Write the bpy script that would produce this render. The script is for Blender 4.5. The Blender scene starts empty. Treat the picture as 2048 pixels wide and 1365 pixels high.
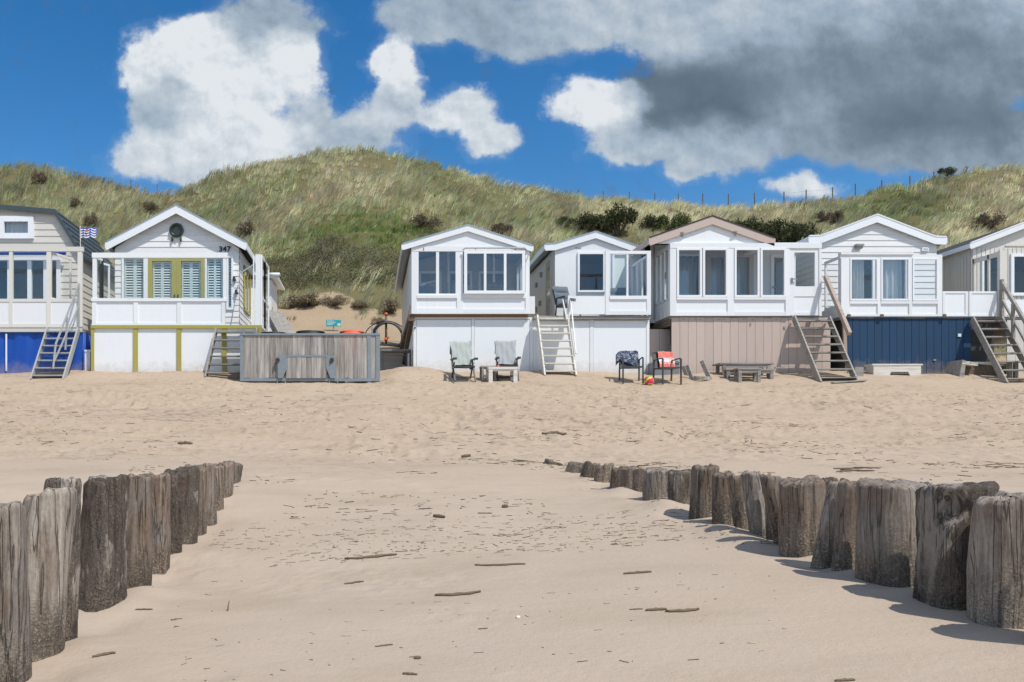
import bpy, bmesh, math, random
import numpy as np
from mathutils import Vector, Matrix
random.seed(7)
rng = np.random.default_rng(11)
SC = bpy.context.scene
COL = SC.collection
CX, CY, F, EYE = 740.0, 890.0, 1600.0, 1.0      # pin-hole used to turn measured sizes into metres

def X(px, Y): return (px - CX) * Y / F
def Z(py, Y): return EYE + (CY - py) * Y / F

# ------------------------------------------------------------------ noise
def _h(i, j, s):
    n = (i.astype(np.int64) * 374761393 + j.astype(np.int64) * 668265263 + s * 1442695041) & 0xffffffff
    n = ((n ^ (n >> 13)) * 1274126177) & 0xffffffff
    n = ((n ^ (n >> 16)) * 2246822519) & 0xffffffff
    return ((n ^ (n >> 15)) & 0xffff) / 65535.0
def vnoise(x, y, s=0):
    x = np.asarray(x, float); y = np.asarray(y, float)
    xi = np.floor(x); yi = np.floor(y); fx = x - xi; fy = y - yi
    fx = fx * fx * fx * (fx * (fx * 6 - 15) + 10); fy = fy * fy * fy * (fy * (fy * 6 - 15) + 10)
    a = _h(xi, yi, s); b = _h(xi + 1, yi, s); c = _h(xi, yi + 1, s); d = _h(xi + 1, yi + 1, s)
    return ((a * (1 - fx) + b * fx) * (1 - fy) + (c * (1 - fx) + d * fx) * fy) * 2 - 1
def fbm(x, y, s=0, o=4, g=.5):
    t = 0; a = 1; k = 0
    for i in range(o):
        t = t + a * vnoise(x * 2 ** i + 17.3 * i, y * 2 ** i - 9.1 * i, s + i); k += a; a *= g
    return t / k
def dips(x, y, cx, cy, s, keep):
    """footprint-like hollows: one jittered hollow per cell, with a small raised rim"""
    u = x / cx; v = y / cy; out = np.zeros_like(u)
    ui = np.floor(u); vi = np.floor(v)
    for di in (-1, 0, 1):
        for dj in (-1, 0, 1):
            a = ui + di; b = vi + dj
            px = a + .2 + .6 * _h(a, b, s); py = b + .2 + .6 * _h(a, b, s + 1)
            on = (_h(a, b, s + 2) < keep)
            r = .22 + .3 * _h(a, b, s + 3)
            d2 = ((u - px) ** 2 + (v - py) ** 2) / (r * r)
            out += on * (-np.exp(-d2 * 2.2) + .55 * np.exp(-(np.sqrt(d2) - 1.15) ** 2 * 9))
    return out
def sstep(a, b, x):
    t = np.clip((np.asarray(x, float) - a) / (b - a), 0, 1); return t * t * (3 - 2 * t)

# ------------------------------------------------------------------ the ground
LY = [-30, -12, 0, 3.4, 4.3, 5.2, 6.05, 6.8, 7.5, 8.3, 9.0, 9.6, 10.3, 12, 13.5, 16, 18, 20, 22.5, 24, 27, 31, 40]
LZ = [-1.9, -.9, -.25, -.10, -.10, -.06, -.06, .03, .11, .22, .37, .50, .60, .68, .76, 1.22, 1.66, 2.12, 2.75, 3.17, 3.6, 4.2, 4.4]
RY = [-30, -12, 0, 3.4, 3.85, 4.2, 4.7, 5.7, 6.5, 7.06, 8.4, 9.55, 11.3, 13.5, 16, 18, 20, 22.5, 24, 27, 31, 40]
RZ = [-1.9, -.8, -.05, .12, .15, .18, .23, .25, .28, .32, .42, .46, .54, .72, 1.22, 1.66, 2.12, 2.75, 3.17, 3.6, 4.2, 4.4]
XL, XR = -1.74, 3.045
MOUNDS = [(1.35, 23.3, 1.0, .7, .30), (.75, 22.6, .5, .8, .14), (5.3, 23.4, .9, .6, .14), (-5.4, 23.3, .9, .5, .12), (-4.6, 22.6, .5, .5, .08),
          (9.3, 23.2, 1.2, .5, .05), (16.8, 23.5, 1.2, .5, .07), (-8.5, 23.2, 1.4, .5, .05), (3.9, 22.1, .9, .5, .07), (13.2, 23.2, .7, .5, .10),
          (-3.9, 22.0, .5, .35, .10), (2.9, 7.9, .35, .9, .05), (-1.62, 5.5, .35, .25, .06), (-1.6, 7.0, .3, .4, .05)]
def smooth_y(y, ys, zs):
    d = .35
    return (np.interp(y - d, ys, zs) + np.interp(y, ys, zs) * 2 + np.interp(y + d, ys, zs)) / 4
def gz(x, y):
    x = np.asarray(x, float); y = np.asarray(y, float)
    w = np.clip((x - XL) / (XR - XL), 0, 1)
    z = smooth_y(y, LY, LZ) * (1 - w) + smooth_y(y, RY, RZ) * w
    for (mx, my, sx, sy, h) in MOUNDS:
        z = z + h * np.exp(-((x - mx) / sx) ** 2 - ((y - my) / sy) ** 2)
    z = z + .03 * vnoise(x * .55, y * .55, 3) * sstep(4, 8, y)
    lowy = 1 - sstep(9, 12, y)
    z = z + lowy * (.055 * vnoise(y * 2.3, 0 * y, 7) * np.exp(-((x - XR + .16) / .16) ** 2) + .04 * vnoise(y * 2.1, 0 * y + 4, 8) * np.exp(-((x - XL - .2) / .16) ** 2))
    z = z + .07 * fbm(x * .75, y * 1.2, 9, 3) * sstep(22.9, 23.5, y) * (1 - sstep(25, 27, y))
    return z
def gzf(x, y): return float(gz(np.array([x]), np.array([y]))[0])

RIDGE = [(-900, 330), (-300, 300), (0, 318), (100, 340), (200, 357), (310, 381), (345, 380), (420, 347), (500, 325), (560, 307), (640, 297), (745, 294),
         (830, 315), (950, 345), (1050, 367), (1130, 384), (1250, 397), (1400, 407), (1550, 404), (1650, 395), (1750, 377), (1850, 352), (1950, 335),
         (2048, 327), (2300, 318), (3000, 380)]
YR = 56.0
def zd(x, y):
    """the dune behind the cabins"""
    x = np.asarray(x, float); y = np.asarray(y, float)
    px = CX + F * x / np.maximum(y, 5)
    py = 0
    for dd in (-22, 0, 22): py = py + np.interp(px + dd, [r[0] for r in RIDGE], [r[1] for r in RIDGE]) / 3
    zr = EYE + (CY - py - 9) * YR / F
    t = np.clip((y - 31) / (YR - 31), -.2, 1)
    f = .78 * t + .22 * np.maximum(t, 0) ** 3
    z = 4.15 + (zr - 4.15) * f
    z = z + np.sin(np.clip(t, 0, 1) * math.pi) * (.55 * fbm(x * .16, y * .2, 21, 3) + .22 * vnoise(x * .6, y * .6, 25)) + .25 * fbm(x * .5, y * .5, 31, 3) * sstep(.02, .2, t)
    z = z - np.maximum(y - YR, 0) * .38
    return z
def zdf(x, y): return float(zd(np.array([x]), np.array([y]))[0])

# ------------------------------------------------------------------ materials
def newmat(name):
    m = bpy.data.materials.new(name); m.use_nodes = True
    nt = m.node_tree; b = nt.nodes['Principled BSDF']
    return m, nt, b
def nd(nt, t, **k):
    n = nt.nodes.new(t)
    for a, v in k.items():
        if a.startswith('i_'):
            n.inputs[int(a[2:]) if a[2:].isdigit() else a[2:]].default_value = v
        else: setattr(n, a, v)
    return n
def lk(nt, a, b): nt.links.new(a, b)
def ramp(nt, fac, pts):
    r = nd(nt, 'ShaderNodeValToRGB')
    e = r.color_ramp.elements
    while len(e) < len(pts): e.new(.5)
    for i, (p, c) in enumerate(pts):
        e[i].position = p; e[i].color = (*c, 1) if len(c) == 3 else c
    lk(nt, fac, r.inputs[0]); return r.outputs[0]
def mixc(nt, fac, a, b, mode='MIX'):
    n = nd(nt, 'ShaderNodeMix', data_type='RGBA', blend_type=mode)
    for sock, v in ((n.inputs[0], fac), (n.inputs[6], a), (n.inputs[7], b)):
        if hasattr(v, 'is_linked'): lk(nt, v, sock)
        elif isinstance(v, (int, float)): sock.default_value = v
        else: sock.default_value = (*v, 1)
    return n.outputs[2]
def math_(nt, op, a, b=None, c=None, clamp=False):
    n = nd(nt, 'ShaderNodeMath', operation=op, use_clamp=clamp)
    for i, v in enumerate((a, b, c)):
        if v is None: continue
        if hasattr(v, 'is_linked'): lk(nt, v, n.inputs[i])
        else: n.inputs[i].default_value = v
    return n.outputs[0]
def coords(nt, scale=(1, 1, 1), obj=True):
    tc = nd(nt, 'ShaderNodeTexCoord')
    mp = nd(nt, 'ShaderNodeMapping'); mp.inputs['Scale'].default_value = scale
    lk(nt, tc.outputs['Object' if obj else 'Generated'], mp.inputs[0]); return mp.outputs[0]
def noise(nt, vec, scale, detail=4, rough=.55, dist=0):
    n = nd(nt, 'ShaderNodeTexNoise'); n.inputs['Scale'].default_value = scale; n.inputs['Detail'].default_value = detail
    n.inputs['Roughness'].default_value = rough; n.inputs['Distortion'].default_value = dist
    lk(nt, vec, n.inputs['Vector']); return n.outputs[0]
def bump(nt, b, h, strength, dist=.01):
    n = nd(nt, 'ShaderNodeBump'); n.inputs['Strength'].default_value = strength; n.inputs['Distance'].default_value = dist
    lk(nt, h, n.inputs['Height']); lk(nt, n.outputs[0], b.inputs['Normal'])

def paint(name, col, dirt=(.35, .3, .24), amount=.25, rough=.45, grain=(6, 6, 1)):
    """painted boards: slight board to board change, grime, faint brush grain"""
    m, nt, b = newmat(name)
    v = coords(nt, grain)
    n1 = noise(nt, v, 1.6, 5, .6)
    f = ramp(nt, n1, [(.52, (0, 0, 0)), (.85, (1, 1, 1))])
    c = mixc(nt, math_(nt, 'MULTIPLY', f, amount), col, dirt)
    g = nd(nt, 'ShaderNodeNewGeometry')
    isl = math_(nt, 'MULTIPLY_ADD', g.outputs['Random Per Island'], .10, .93)
    mm = nd(nt, 'ShaderNodeVectorMath', operation='SCALE'); lk(nt, c, mm.inputs[0]); lk(nt, isl, mm.inputs['Scale'])
    # splashed sand: a ragged stain along the foot of the bases
    gs = nd(nt, 'ShaderNodeSeparateXYZ'); lk(nt, g.outputs['Position'], gs.inputs[0])
    gn = nd(nt, 'ShaderNodeTexNoise'); gn.inputs['Scale'].default_value = 5; gn.inputs['Detail'].default_value = 6; gn.inputs['Roughness'].default_value = .7; lk(nt, g.outputs['Position'], gn.inputs['Vector'])
    sm = nd(nt, 'ShaderNodeMapRange'); lk(nt, math_(nt, 'ADD', gs.outputs[2], math_(nt, 'MULTIPLY_ADD', gn.outputs[0], .9, -.45)), sm.inputs[0]); sm.inputs[1].default_value = 3.55; sm.inputs[2].default_value = 3.1
    cc = mixc(nt, math_(nt, 'MULTIPLY', sm.outputs[0], .42), mm.outputs[0], (.40, .32, .235))
    lk(nt, cc, b.inputs['Base Color'])
    b.inputs['Roughness'].default_value = rough
    bump(nt, b, noise(nt, coords(nt, grain), 9, 3), .25, .004)
    return m
def wood(name, c1, c2, c3, axis='z', rough=.8, island=.35):
    m, nt, b = newmat(name)
    sc = {'z': (14, 14, .9), 'x': (.9, 14, 14), 'y': (14, .9, 14)}[axis]
    v = coords(nt, sc)
    g = nd(nt, 'ShaderNodeNewGeometry')
    ad = nd(nt, 'ShaderNodeVectorMath', operation='ADD'); lk(nt, v, ad.inputs[0])
    sc2 = nd(nt, 'ShaderNodeVectorMath', operation='SCALE'); sc2.inputs[0].default_value = (37, 21, 53)
    lk(nt, g.outputs['Random Per Island'], sc2.inputs['Scale']); lk(nt, sc2.outputs[0], ad.inputs[1])
    n1 = noise(nt, ad.outputs[0], 1.3, 6, .65, .3)
    c = ramp(nt, n1, [(.3, c1), (.5, c2), (.72, c3)])
    isl = math_(nt, 'MULTIPLY_ADD', g.outputs['Random Per Island'], island, 1 - island / 2)
    mm = nd(nt, 'ShaderNodeVectorMath', operation='SCALE'); lk(nt, c, mm.inputs[0]); lk(nt, isl, mm.inputs['Scale'])
    lk(nt, mm.outputs[0], b.inputs['Base Color']); b.inputs['Roughness'].default_value = rough
    bump(nt, b, n1, .5, .006)
    return m
def plain(name, col, rough=.6, metal=0, var=.15):
    m, nt, b = newmat(name)
    n1 = noise(nt, coords(nt), 9, 4)
    c = mixc(nt, n1, tuple(x * (1 - var) for x in col), tuple(min(1, x * (1 + var)) for x in col))
    lk(nt, c, b.inputs['Base Color']); b.inputs['Roughness'].default_value = rough; b.inputs['Metallic'].default_value = metal
    return m
def cloth(name, col, col2=None, rough=.95):
    m, nt, b = newmat(name)
    n1 = noise(nt, coords(nt), 25, 4)
    c = mixc(nt, n1, tuple(x * .85 for x in col), col2 or tuple(min(1, x * 1.12) for x in col))
    lk(nt, c, b.inputs['Base Color']); b.inputs['Roughness'].default_value = rough
    bump(nt, b, noise(nt, coords(nt), 180, 2), .4, .002)
    return m
def glassmat(name, tint=(.97, .985, .985), refl=1.0):
    m = bpy.data.materials.new(name); m.use_nodes = True; nt = m.node_tree; nt.nodes.clear()
    o = nd(nt, 'ShaderNodeOutputMaterial'); mx = nd(nt, 'ShaderNodeMixShader')
    t = nd(nt, 'ShaderNodeBsdfTransparent'); t.inputs[0].default_value = (*tint, 1)
    g = nd(nt, 'ShaderNodeBsdfGlossy'); g.inputs['Roughness'].default_value = .02
    n1 = noise(nt, coords(nt), 1.4, 2); bp = nd(nt, 'ShaderNodeBump'); bp.inputs['Strength'].default_value = .05; bp.inputs['Distance'].default_value = .05
    lk(nt, n1, bp.inputs['Height']); lk(nt, bp.outputs[0], g.inputs['Normal'])
    ge = nd(nt, 'ShaderNodeNewGeometry'); dt = nd(nt, 'ShaderNodeVectorMath', operation='DOT_PRODUCT')   # thin pane: same reflectance from both sides
    lk(nt, ge.outputs['Normal'], dt.inputs[0]); lk(nt, ge.outputs['Incoming'], dt.inputs[1])
    c5 = math_(nt, 'POWER', math_(nt, 'SUBTRACT', 1.0, math_(nt, 'ABSOLUTE', dt.outputs['Value']), clamp=True), 5.0)
    k = math_(nt, 'MULTIPLY', math_(nt, 'MULTIPLY_ADD', c5, .96, .042), refl, clamp=True)
    lk(nt, k, mx.inputs[0]); lk(nt, t.outputs[0], mx.inputs[1]); lk(nt, g.outputs[0], mx.inputs[2]); lk(nt, mx.outputs[0], o.inputs[0])
    return m

M = {}
M['white'] = paint('white_paint', (.80, .825, .85), amount=.12)
M['white_clean'] = paint('white_lacquer', (.84, .87, .90), amount=.08, rough=.35)
M['white_siding'] = paint('white_weatherboard', (.80, .80, .80), amount=.15, grain=(1, 1, 6))
M['cream'] = paint('off_white_boards', (.70, .68, .63), amount=.16, grain=(1, 1, 6))
M['greige'] = paint('greige_boards', (.66, .63, .57), amount=.18, grain=(1, 1, 6))
M['grey_side'] = paint('pale_grey_side_boards', (.62, .61, .57), amount=.2)
M['olive'] = paint('olive_paint', (.40, .35, .075), dirt=(.25, .2, .08), amount=.25)
M['mauve'] = paint('mauve_brown_planks', (.55, .445, .39), dirt=(.3, .23, .19), amount=.25)
M['mauve_trim'] = paint('mauve_trim', (.56, .45, .40), dirt=(.3, .23, .19), amount=.15)
M['navy'] = paint('navy_planks', (.004, .042, .108), dirt=(.010, .03, .055), amount=.5, rough=.65)
M['tarp'] = paint('blue_tarpaulin', (.004, .075, .42), dirt=(.004, .05, .3), amount=.4, rough=.5)
M['slate'] = paint('slate_blue_roof_metal', (.055, .078, .09), dirt=(.04, .055, .06), amount=.4, rough=.5)
M['felt'] = plain('dark_roof_felt', (.045, .045, .05), .9)
M['zinc'] = plain('zinc_edge', (.35, .42, .46), .4, .4)
M['dark'] = plain('dark_interior', (.05, .05, .055), .8)
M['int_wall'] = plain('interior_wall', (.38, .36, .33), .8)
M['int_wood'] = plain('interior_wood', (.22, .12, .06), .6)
M['shutter'] = paint('pale_shutter_paint', (.72, .80, .80), amount=.08)
M['glass'] = glassmat('window_glass')
M['glass_porch'] = glassmat('porch_glass', (.95, .97, .98), 2.6)
M['glass_dark'] = plain('dark_porthole_glass', (.03, .045, .05), .08)
M['glass_refl'] = glassmat('reflective_window_glass', (.95, .97, .98), 1.7)
M['curtain'] = cloth('white_curtain', (.68, .69, .69))
M['galv'] = plain('galvanised_steel', (.25, .29, .32), .55, .3, .2)
M['rust'] = plain('rusty_steel', (.07, .045, .035), .9)
M['alu'] = plain('grey_metal_stairs', (.42, .43, .43), .5, .3)
M['grey_wood'] = wood('weathered_grey_wood', (.13, .12, .11), (.26, .245, .225), (.38, .36, .34), 'x')
M['stair_wood'] = wood('weathered_stair_wood', (.16, .15, .135), (.30, .28, .255), (.40, .38, .35), 'x')
M['plank_wood'] = wood('container_planks', (.14, .127, .115), (.31, .283, .258), (.45, .425, .40), 'z', island=.6)
M['brown_wood'] = wood('brown_beam_wood', (.07, .05, .035), (.14, .10, .07), (.22, .17, .12), 'y')
M['tan_wood'] = wood('tan_handrail_wood', (.28, .215, .175), (.38, .30, .25), (.46, .38, .33), 'x')
M['white_wood'] = wood('whitewashed_wood', (.50, .47, .42), (.66, .63, .57), (.75, .73, .68), 'x')
M['twig'] = wood('driftwood', (.05, .035, .022), (.12, .085, .055), (.22, .17, .12), 'x')
M['fencepost'] = wood('grey_fence_stake', (.10, .085, .07), (.2, .17, .14), (.3, .27, .23), 'z')
M['black'] = plain('black_rubber', (.018, .02, .022), .5)
M['charcoal'] = plain('charcoal_frame', (.045, .05, .055), .5)
M['orange'] = plain('orange_plastic', (.75, .12, .02), .5)
M['red'] = plain('coral_red_plastic', (.75, .12, .06), .5)
M['teal'] = plain('teal_sign_paint', (.01, .38, .42), .5)
M['cushion'] = cloth('grey_blue_cushion', (.13, .16, .19))
M['towel_sage'] = cloth('sage_grey_towel', (.40, .435, .41))
M['towel_grey'] = cloth('grey_towel', (.38, .40, .405))
M['greybox'] = plain('grey_storage_box', (.19, .21, .24), .7)
M['porthole'] = plain('green_brown_brass', (.05, .06, .05), .35, .6)
M['lamp'] = plain('lamp_casing', (.30, .30, .29), .5)
M['shell'] = plain('bleached_shell', (.8, .8, .78), .6)
M['stone'] = plain('dark_stone', (.12, .12, .11), .8)

# ------------------------------------------------------------------ mesh builder
ORG = {}
class MB:
    def __init__(s): s.v = []; s.f = []
    def add(s, vs, fs):
        o = len(s.v); s.v += [tuple(p) for p in vs]; s.f += [tuple(i + o for i in f) for f in fs]; return s
    def box(s, x0, x1, y0, y1, z0, z1):
        if x0 > x1: x0, x1 = x1, x0
        if y0 > y1: y0, y1 = y1, y0
        if z0 > z1: z0, z1 = z1, z0
        return s.add([(x0, y0, z0), (x1, y0, z0), (x1, y1, z0), (x0, y1, z0), (x0, y0, z1), (x1, y0, z1), (x1, y1, z1), (x0, y1, z1)],
                     [(3, 2, 1, 0), (4, 5, 6, 7), (0, 1, 5, 4), (1, 2, 6, 5), (2, 3, 7, 6), (3, 0, 4, 7)])
    def quad(s, a, b, c, d): return s.add([a, b, c, d], [(0, 1, 2, 3)])
    def prism(s, poly, y0, y1):
        """polygon in x,z extruded along y"""
        n = len(poly)
        vs = [(x, y0, z) for x, z in poly] + [(x, y1, z) for x, z in poly]
        fs = [tuple(range(n)), tuple(range(2 * n - 1, n - 1, -1))] + [(i, n + i, n + (i + 1) % n, (i + 1) % n) for i in range(n)]
        return s.add(vs, fs)
    def beam(s, p0, p1, w, h, up=(0, 0, 1)):
        """square bar from p0 to p1: w across, h along up"""
        p0 = Vector(p0); p1 = Vector(p1); d = (p1 - p0).normalized(); u = Vector(up)
        sd = d.cross(u)
        if sd.length < 1e-5: sd = d.cross(Vector((0, 1, 0)))
        sd.normalize(); u = sd.cross(d).normalized(); a = sd * (w / 2); b = u * (h / 2)
        vs = [p0 - a - b, p0 + a - b, p0 + a + b, p0 - a + b, p1 - a - b, p1 + a - b, p1 + a + b, p1 - a + b]
        return s.add(vs, [(0, 1, 2, 3), (7, 6, 5, 4), (4, 5, 1, 0), (5, 6, 2, 1), (6, 7, 3, 2), (7, 4, 0, 3)])
    def tube(s, pts, r, n=8, cap=True):
        pts = [Vector(p) for p in pts]; rings = []; up = None
        rs = r if isinstance(r, (list, tuple)) else [r] * len(pts)
        vs = []; fs = []
        for i, p in enumerate(pts):
            d = (pts[min(i + 1, len(pts) - 1)] - pts[max(i - 1, 0)]).normalized()
            if up is None:
                up = d.orthogonal().normalized()
            else:
                up = (up - d * up.dot(d)).normalized()
            sd = d.cross(up)
            for k in range(n):
                a = 2 * math.pi * k / n
                vs.append(p + (up * math.cos(a) + sd * math.sin(a)) * rs[i])
        for i in range(len(pts) - 1):
            for k in range(n):
                a = i * n + k; b = i * n + (k + 1) % n
                fs.append((a, b, b + n, a + n))
        if cap:
            fs.append(tuple(range(n - 1, -1, -1))); fs.append(tuple(range((len(pts) - 1) * n, len(pts) * n)))
        return s.add(vs, fs)
    def grid(s, P):
        """P: rows of points -> sheet"""
        r = len(P); c = len(P[0])
        return s.add([p for row in P for p in row], [(i * c + j, i * c + j + 1, (i + 1) * c + j + 1, (i + 1) * c + j) for i in range(r - 1) for j in range(c - 1)])
    def build(s, name, mat, parent=None, smooth=False, org=None):
        me = bpy.data.meshes.new(name)
        o0 = ORG.get(parent.name, Vector((0, 0, 0))) if parent is not None else (org or Vector((0, 0, 0)))
        me.from_pydata([(v[0] - o0[0], v[1] - o0[1], v[2] - o0[2]) for v in s.v], [], s.f)
        me.materials.append(M[mat] if isinstance(mat, str) else mat)
        if smooth: me.polygons.foreach_set('use_smooth', [True] * len(me.polygons))
        me.update()
        ob = bpy.data.objects.new(name, me); COL.objects.link(ob)
        if parent is not None:
            ob.parent = parent; ORG[ob.name] = o0
        elif org is not None:
            ob.location = org
        return ob
def thing(name, label, cat, loc, group=None, world=True, rz=0):
    o = bpy.data.objects.new(name, None); COL.objects.link(o); o.location = loc; o.rotation_euler = (0, 0, rz)
    o.empty_display_size = .2
    ORG[o.name] = Vector(loc) if world else Vector((0, 0, 0))
    o['label'] = label; o['category'] = cat
    if group: o['group'] = group
    return o
def tag(o, label, cat, group=None):
    o['label'] = label; o['category'] = cat
    if group: o['group'] = group
    return o
def dup(root, loc, rz, label):
    r = root.copy(); COL.objects.link(r); r.location = loc; r.rotation_euler = (0, 0, rz); r['label'] = label
    for ch in list(root.children):
        c = ch.copy(); COL.objects.link(c); c.parent = r
        for g in ch.children:
            d = g.copy(); COL.objects.link(d); d.parent = c
    return r
def bigmesh(name, V, Fc, mat, col=None, smooth=False):
    """V (n,3); Fc (m,3) or (m,4)"""
    me = bpy.data.meshes.new(name); k = Fc.shape[1]
    me.vertices.add(len(V)); me.vertices.foreach_set('co', V.astype(np.float32).ravel())
    me.loops.add(Fc.size); me.loops.foreach_set('vertex_index', Fc.astype(np.int32).ravel())
    me.polygons.add(len(Fc)); me.polygons.foreach_set('loop_start', np.arange(0, Fc.size, k, dtype=np.int32))
    me.polygons.foreach_set('loop_total', np.full(len(Fc), k, np.int32))
    if smooth: me.polygons.foreach_set('use_smooth', np.ones(len(Fc), bool))
    me.update(calc_edges=True); me.validate()
    if col is not None:
        for nm, arr in col.items():
            a = me.color_attributes.new(nm, 'FLOAT_COLOR', 'POINT')
            c = np.ones((len(V), 4), np.float32); c[:, :3] = arr
            a.data.foreach_set('color', c.ravel())
    me.materials.append(mat)
    o = bpy.data.objects.new(name, me); COL.objects.link(o); return o
# ------------------------------------------------------------------ camera, light, sky
cam = bpy.data.cameras.new('camera'); camo = bpy.data.objects.new('camera', cam); COL.objects.link(camo)
camo.location = (0, 0, EYE); camo.rotation_euler = (math.pi / 2, 0, 0)
cam.sensor_width = 36; cam.lens = F * 36 / 2048; cam.shift_x = (1024 - CX) / 2048; cam.shift_y = (CY - 682.5) / 2048
cam.clip_start = .05; cam.clip_end = 6000
SC.camera = camo
SUN = Vector((.84, -.97, 2.0)).normalized()              # towards the sun
sl = bpy.data.lights.new('sun', 'SUN'); so = bpy.data.objects.new('sun', sl); COL.objects.link(so)
sl.energy = 4.0; sl.angle = math.radians(.5); sl.color = (1, .955, .88)
so.rotation_euler = SUN.to_track_quat('Z', 'Y').to_euler(); so.location = (10, -10, 25)
SC.view_settings.view_transform = 'Standard'; SC.view_settings.look = 'None'; SC.view_settings.exposure = 0; SC.view_settings.gamma = 1
W = bpy.data.worlds.new('World'); SC.world = W; W.use_nodes = True
def build_world():
    nt = W.node_tree; nt.nodes.clear()
    out = nd(nt, 'ShaderNodeOutputWorld')
    sky = nd(nt, 'ShaderNodeTexSky', sky_type='NISHITA'); sky.sun_disc = False
    sky.sun_elevation = math.asin(SUN.z); sky.sun_rotation = math.atan2(SUN.x, SUN.y)
    sky.air_density = 1.0; sky.dust_density = .3; sky.ozone_density = 3.0
    bg = nd(nt, 'ShaderNodeBackground'); bg.inputs[1].default_value = .14
    hs = nd(nt, 'ShaderNodeHueSaturation'); hs.inputs['Saturation'].default_value = 1.36; hs.inputs['Value'].default_value = .97; lk(nt, sky.outputs[0], hs.inputs['Color']); lk(nt, hs.outputs[0], bg.inputs[0])
    tc = nd(nt, 'ShaderNodeTexCoord'); sp = nd(nt, 'ShaderNodeSeparateXYZ'); lk(nt, tc.outputs['Generated'], sp.inputs[0])
    ys = math_(nt, 'MAXIMUM', sp.outputs[1], .08)
    u = math_(nt, 'DIVIDE', sp.outputs[0], ys); v = math_(nt, 'DIVIDE', sp.outputs[2], ys)
    px = math_(nt, 'MULTIPLY_ADD', u, 16.0, 7.4); py = math_(nt, 'MULTIPLY_ADD', v, -16.0, 8.9)
    cb = nd(nt, 'ShaderNodeCombineXYZ'); lk(nt, px, cb.inputs[0]); lk(nt, py, cb.inputs[1]); P0 = cb.outputs[0]
    def nz(vec, sc, det, rough, off=(0, 0, 0), typ='FBM'):
        mp = nd(nt, 'ShaderNodeMapping'); mp.inputs['Location'].default_value = off; lk(nt, vec, mp.inputs[0])
        n = nd(nt, 'ShaderNodeTexNoise'); n.inputs['Scale'].default_value = sc; n.inputs['Detail'].default_value = det; n.inputs['Roughness'].default_value = rough
        lk(nt, mp.outputs[0], n.inputs['Vector']); return n
    w = nz(P0, .62, 9, .60)
    ws = nd(nt, 'ShaderNodeVectorMath', operation='SUBTRACT'); lk(nt, w.outputs[1], ws.inputs[0]); ws.inputs[1].default_value = (.5, .5, .5)
    wm = nd(nt, 'ShaderNodeVectorMath', operation='MULTIPLY_ADD'); lk(nt, ws.outputs[0], wm.inputs[0]); wm.inputs[1].default_value = (1.5, 1.2, 0); lk(nt, P0, wm.inputs[2])
    P = wm.outputs[0]
    # cumulus: centre, radii (in hundredths of a radian-like tangent unit), thickness, brightness
    B = [(3.6, .95, 1.3, .8, 1, 1.0), (2.9, 1.35, .9, .7, 1, .95), (5.9, 1.3, .85, .8, 1, .95), (4.7, 1.7, 1.5, 1.1, 1, .92), (3.3, 2.15, 1.1, .85, .9, .55),
         (4.9, 2.8, 1.7, .95, 1, .9), (3.2, 3.2, 1.5, .75, .8, .72), (4.9, 3.5, 1.9, .6, .7, .7), (5.3, .45, 1.7, .8, .75, .42), (6.8, 2.85, 1.8, .8, .9, .58), (6.2, 2.2, .6, .5, .5, .6), (7.95, 1.35, .75, .85, 1, .95),
         (7.9, 2.15, 1.1, .65, .8, .62), (9.2, 2.25, .95, .6, .9, .80), (9.8, 2.85, .7, .6, .8, .72),
         (11.7, 2.2, 1.0, .7, 1, .98), (12.5, 2.1, .7, .6, .8, .88), (12.6, 2.85, 1.3, .55, .9, .62), (9.6, .35, 2.2, .8, .9, .40), (12.3, .3, 2.6, 1.0, 1, .55), (8.6, .25, 1.6, .7, .75, .42), (10.6, .95, 1.3, .6, .7, .42),
         (14.3, .65, 2.2, 1.0, 1, .52), (16.6, .2, 3.2, .9, 1, .48), (14.0, 1.95, 2.3, 1.1, 1.2, .03), (16.2, 1.25, 2.4, 1.1, 1.2, .20), (19.0, 1.2, 3.0, 1.5, 1.2, .22),
         (16.4, 2.4, 1.7, 1.0, 1, .32), (14.2, 2.9, 1.9, .75, 1, .44), (18.8, 2.5, 2.6, .9, 1, .07), (18.6, 3.1, 2.4, .6, .8, .30), (20.5, .3, 1.6, .6, .8, .5), (16.0, 3.75, 1.0, .42, .7, .80), (14.0, 3.45, .9, .4, .6, .6),
         (21.5, 3.0, 3, 1.0, .9, .3), (-4, 1.5, 2.4, 1.2, .9, .8), (26, 1.5, 4, 2.5, 1, .3), (10.5, -2.5, 8, 1.6, .9, .35)]
    tot = None; br = None
    for (cx, cy, rx, ry, wt, b) in B:
        a = nd(nt, 'ShaderNodeVectorMath', operation='MULTIPLY_ADD'); lk(nt, P, a.inputs[0]); a.inputs[1].default_value = (1 / rx, 1 / ry, 0); a.inputs[2].default_value = (-cx / rx, -cy / ry, 0)
        d = nd(nt, 'ShaderNodeVectorMath', operation='DOT_PRODUCT'); lk(nt, a.outputs[0], d.inputs[0]); lk(nt, a.outputs[0], d.inputs[1])
        f = math_(nt, 'SUBTRACT', 1.0, d.outputs['Value'], clamp=True); f = math_(nt, 'MULTIPLY', f, f)
        tot = math_(nt, 'MULTIPLY', f, wt) if tot is None else math_(nt, 'MULTIPLY_ADD', f, wt, tot)
        br = math_(nt, 'MULTIPLY', f, wt * b) if br is None else math_(nt, 'MULTIPLY_ADD', f, wt * b, br)
    n1 = nz(P0, 1.6, 9, .60, (3.1, 7.7, 0)).outputs[0]
    ed = math_(nt, 'MULTIPLY_ADD', math_(nt, 'SUBTRACT', n1, .5), 1.05, tot)
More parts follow.
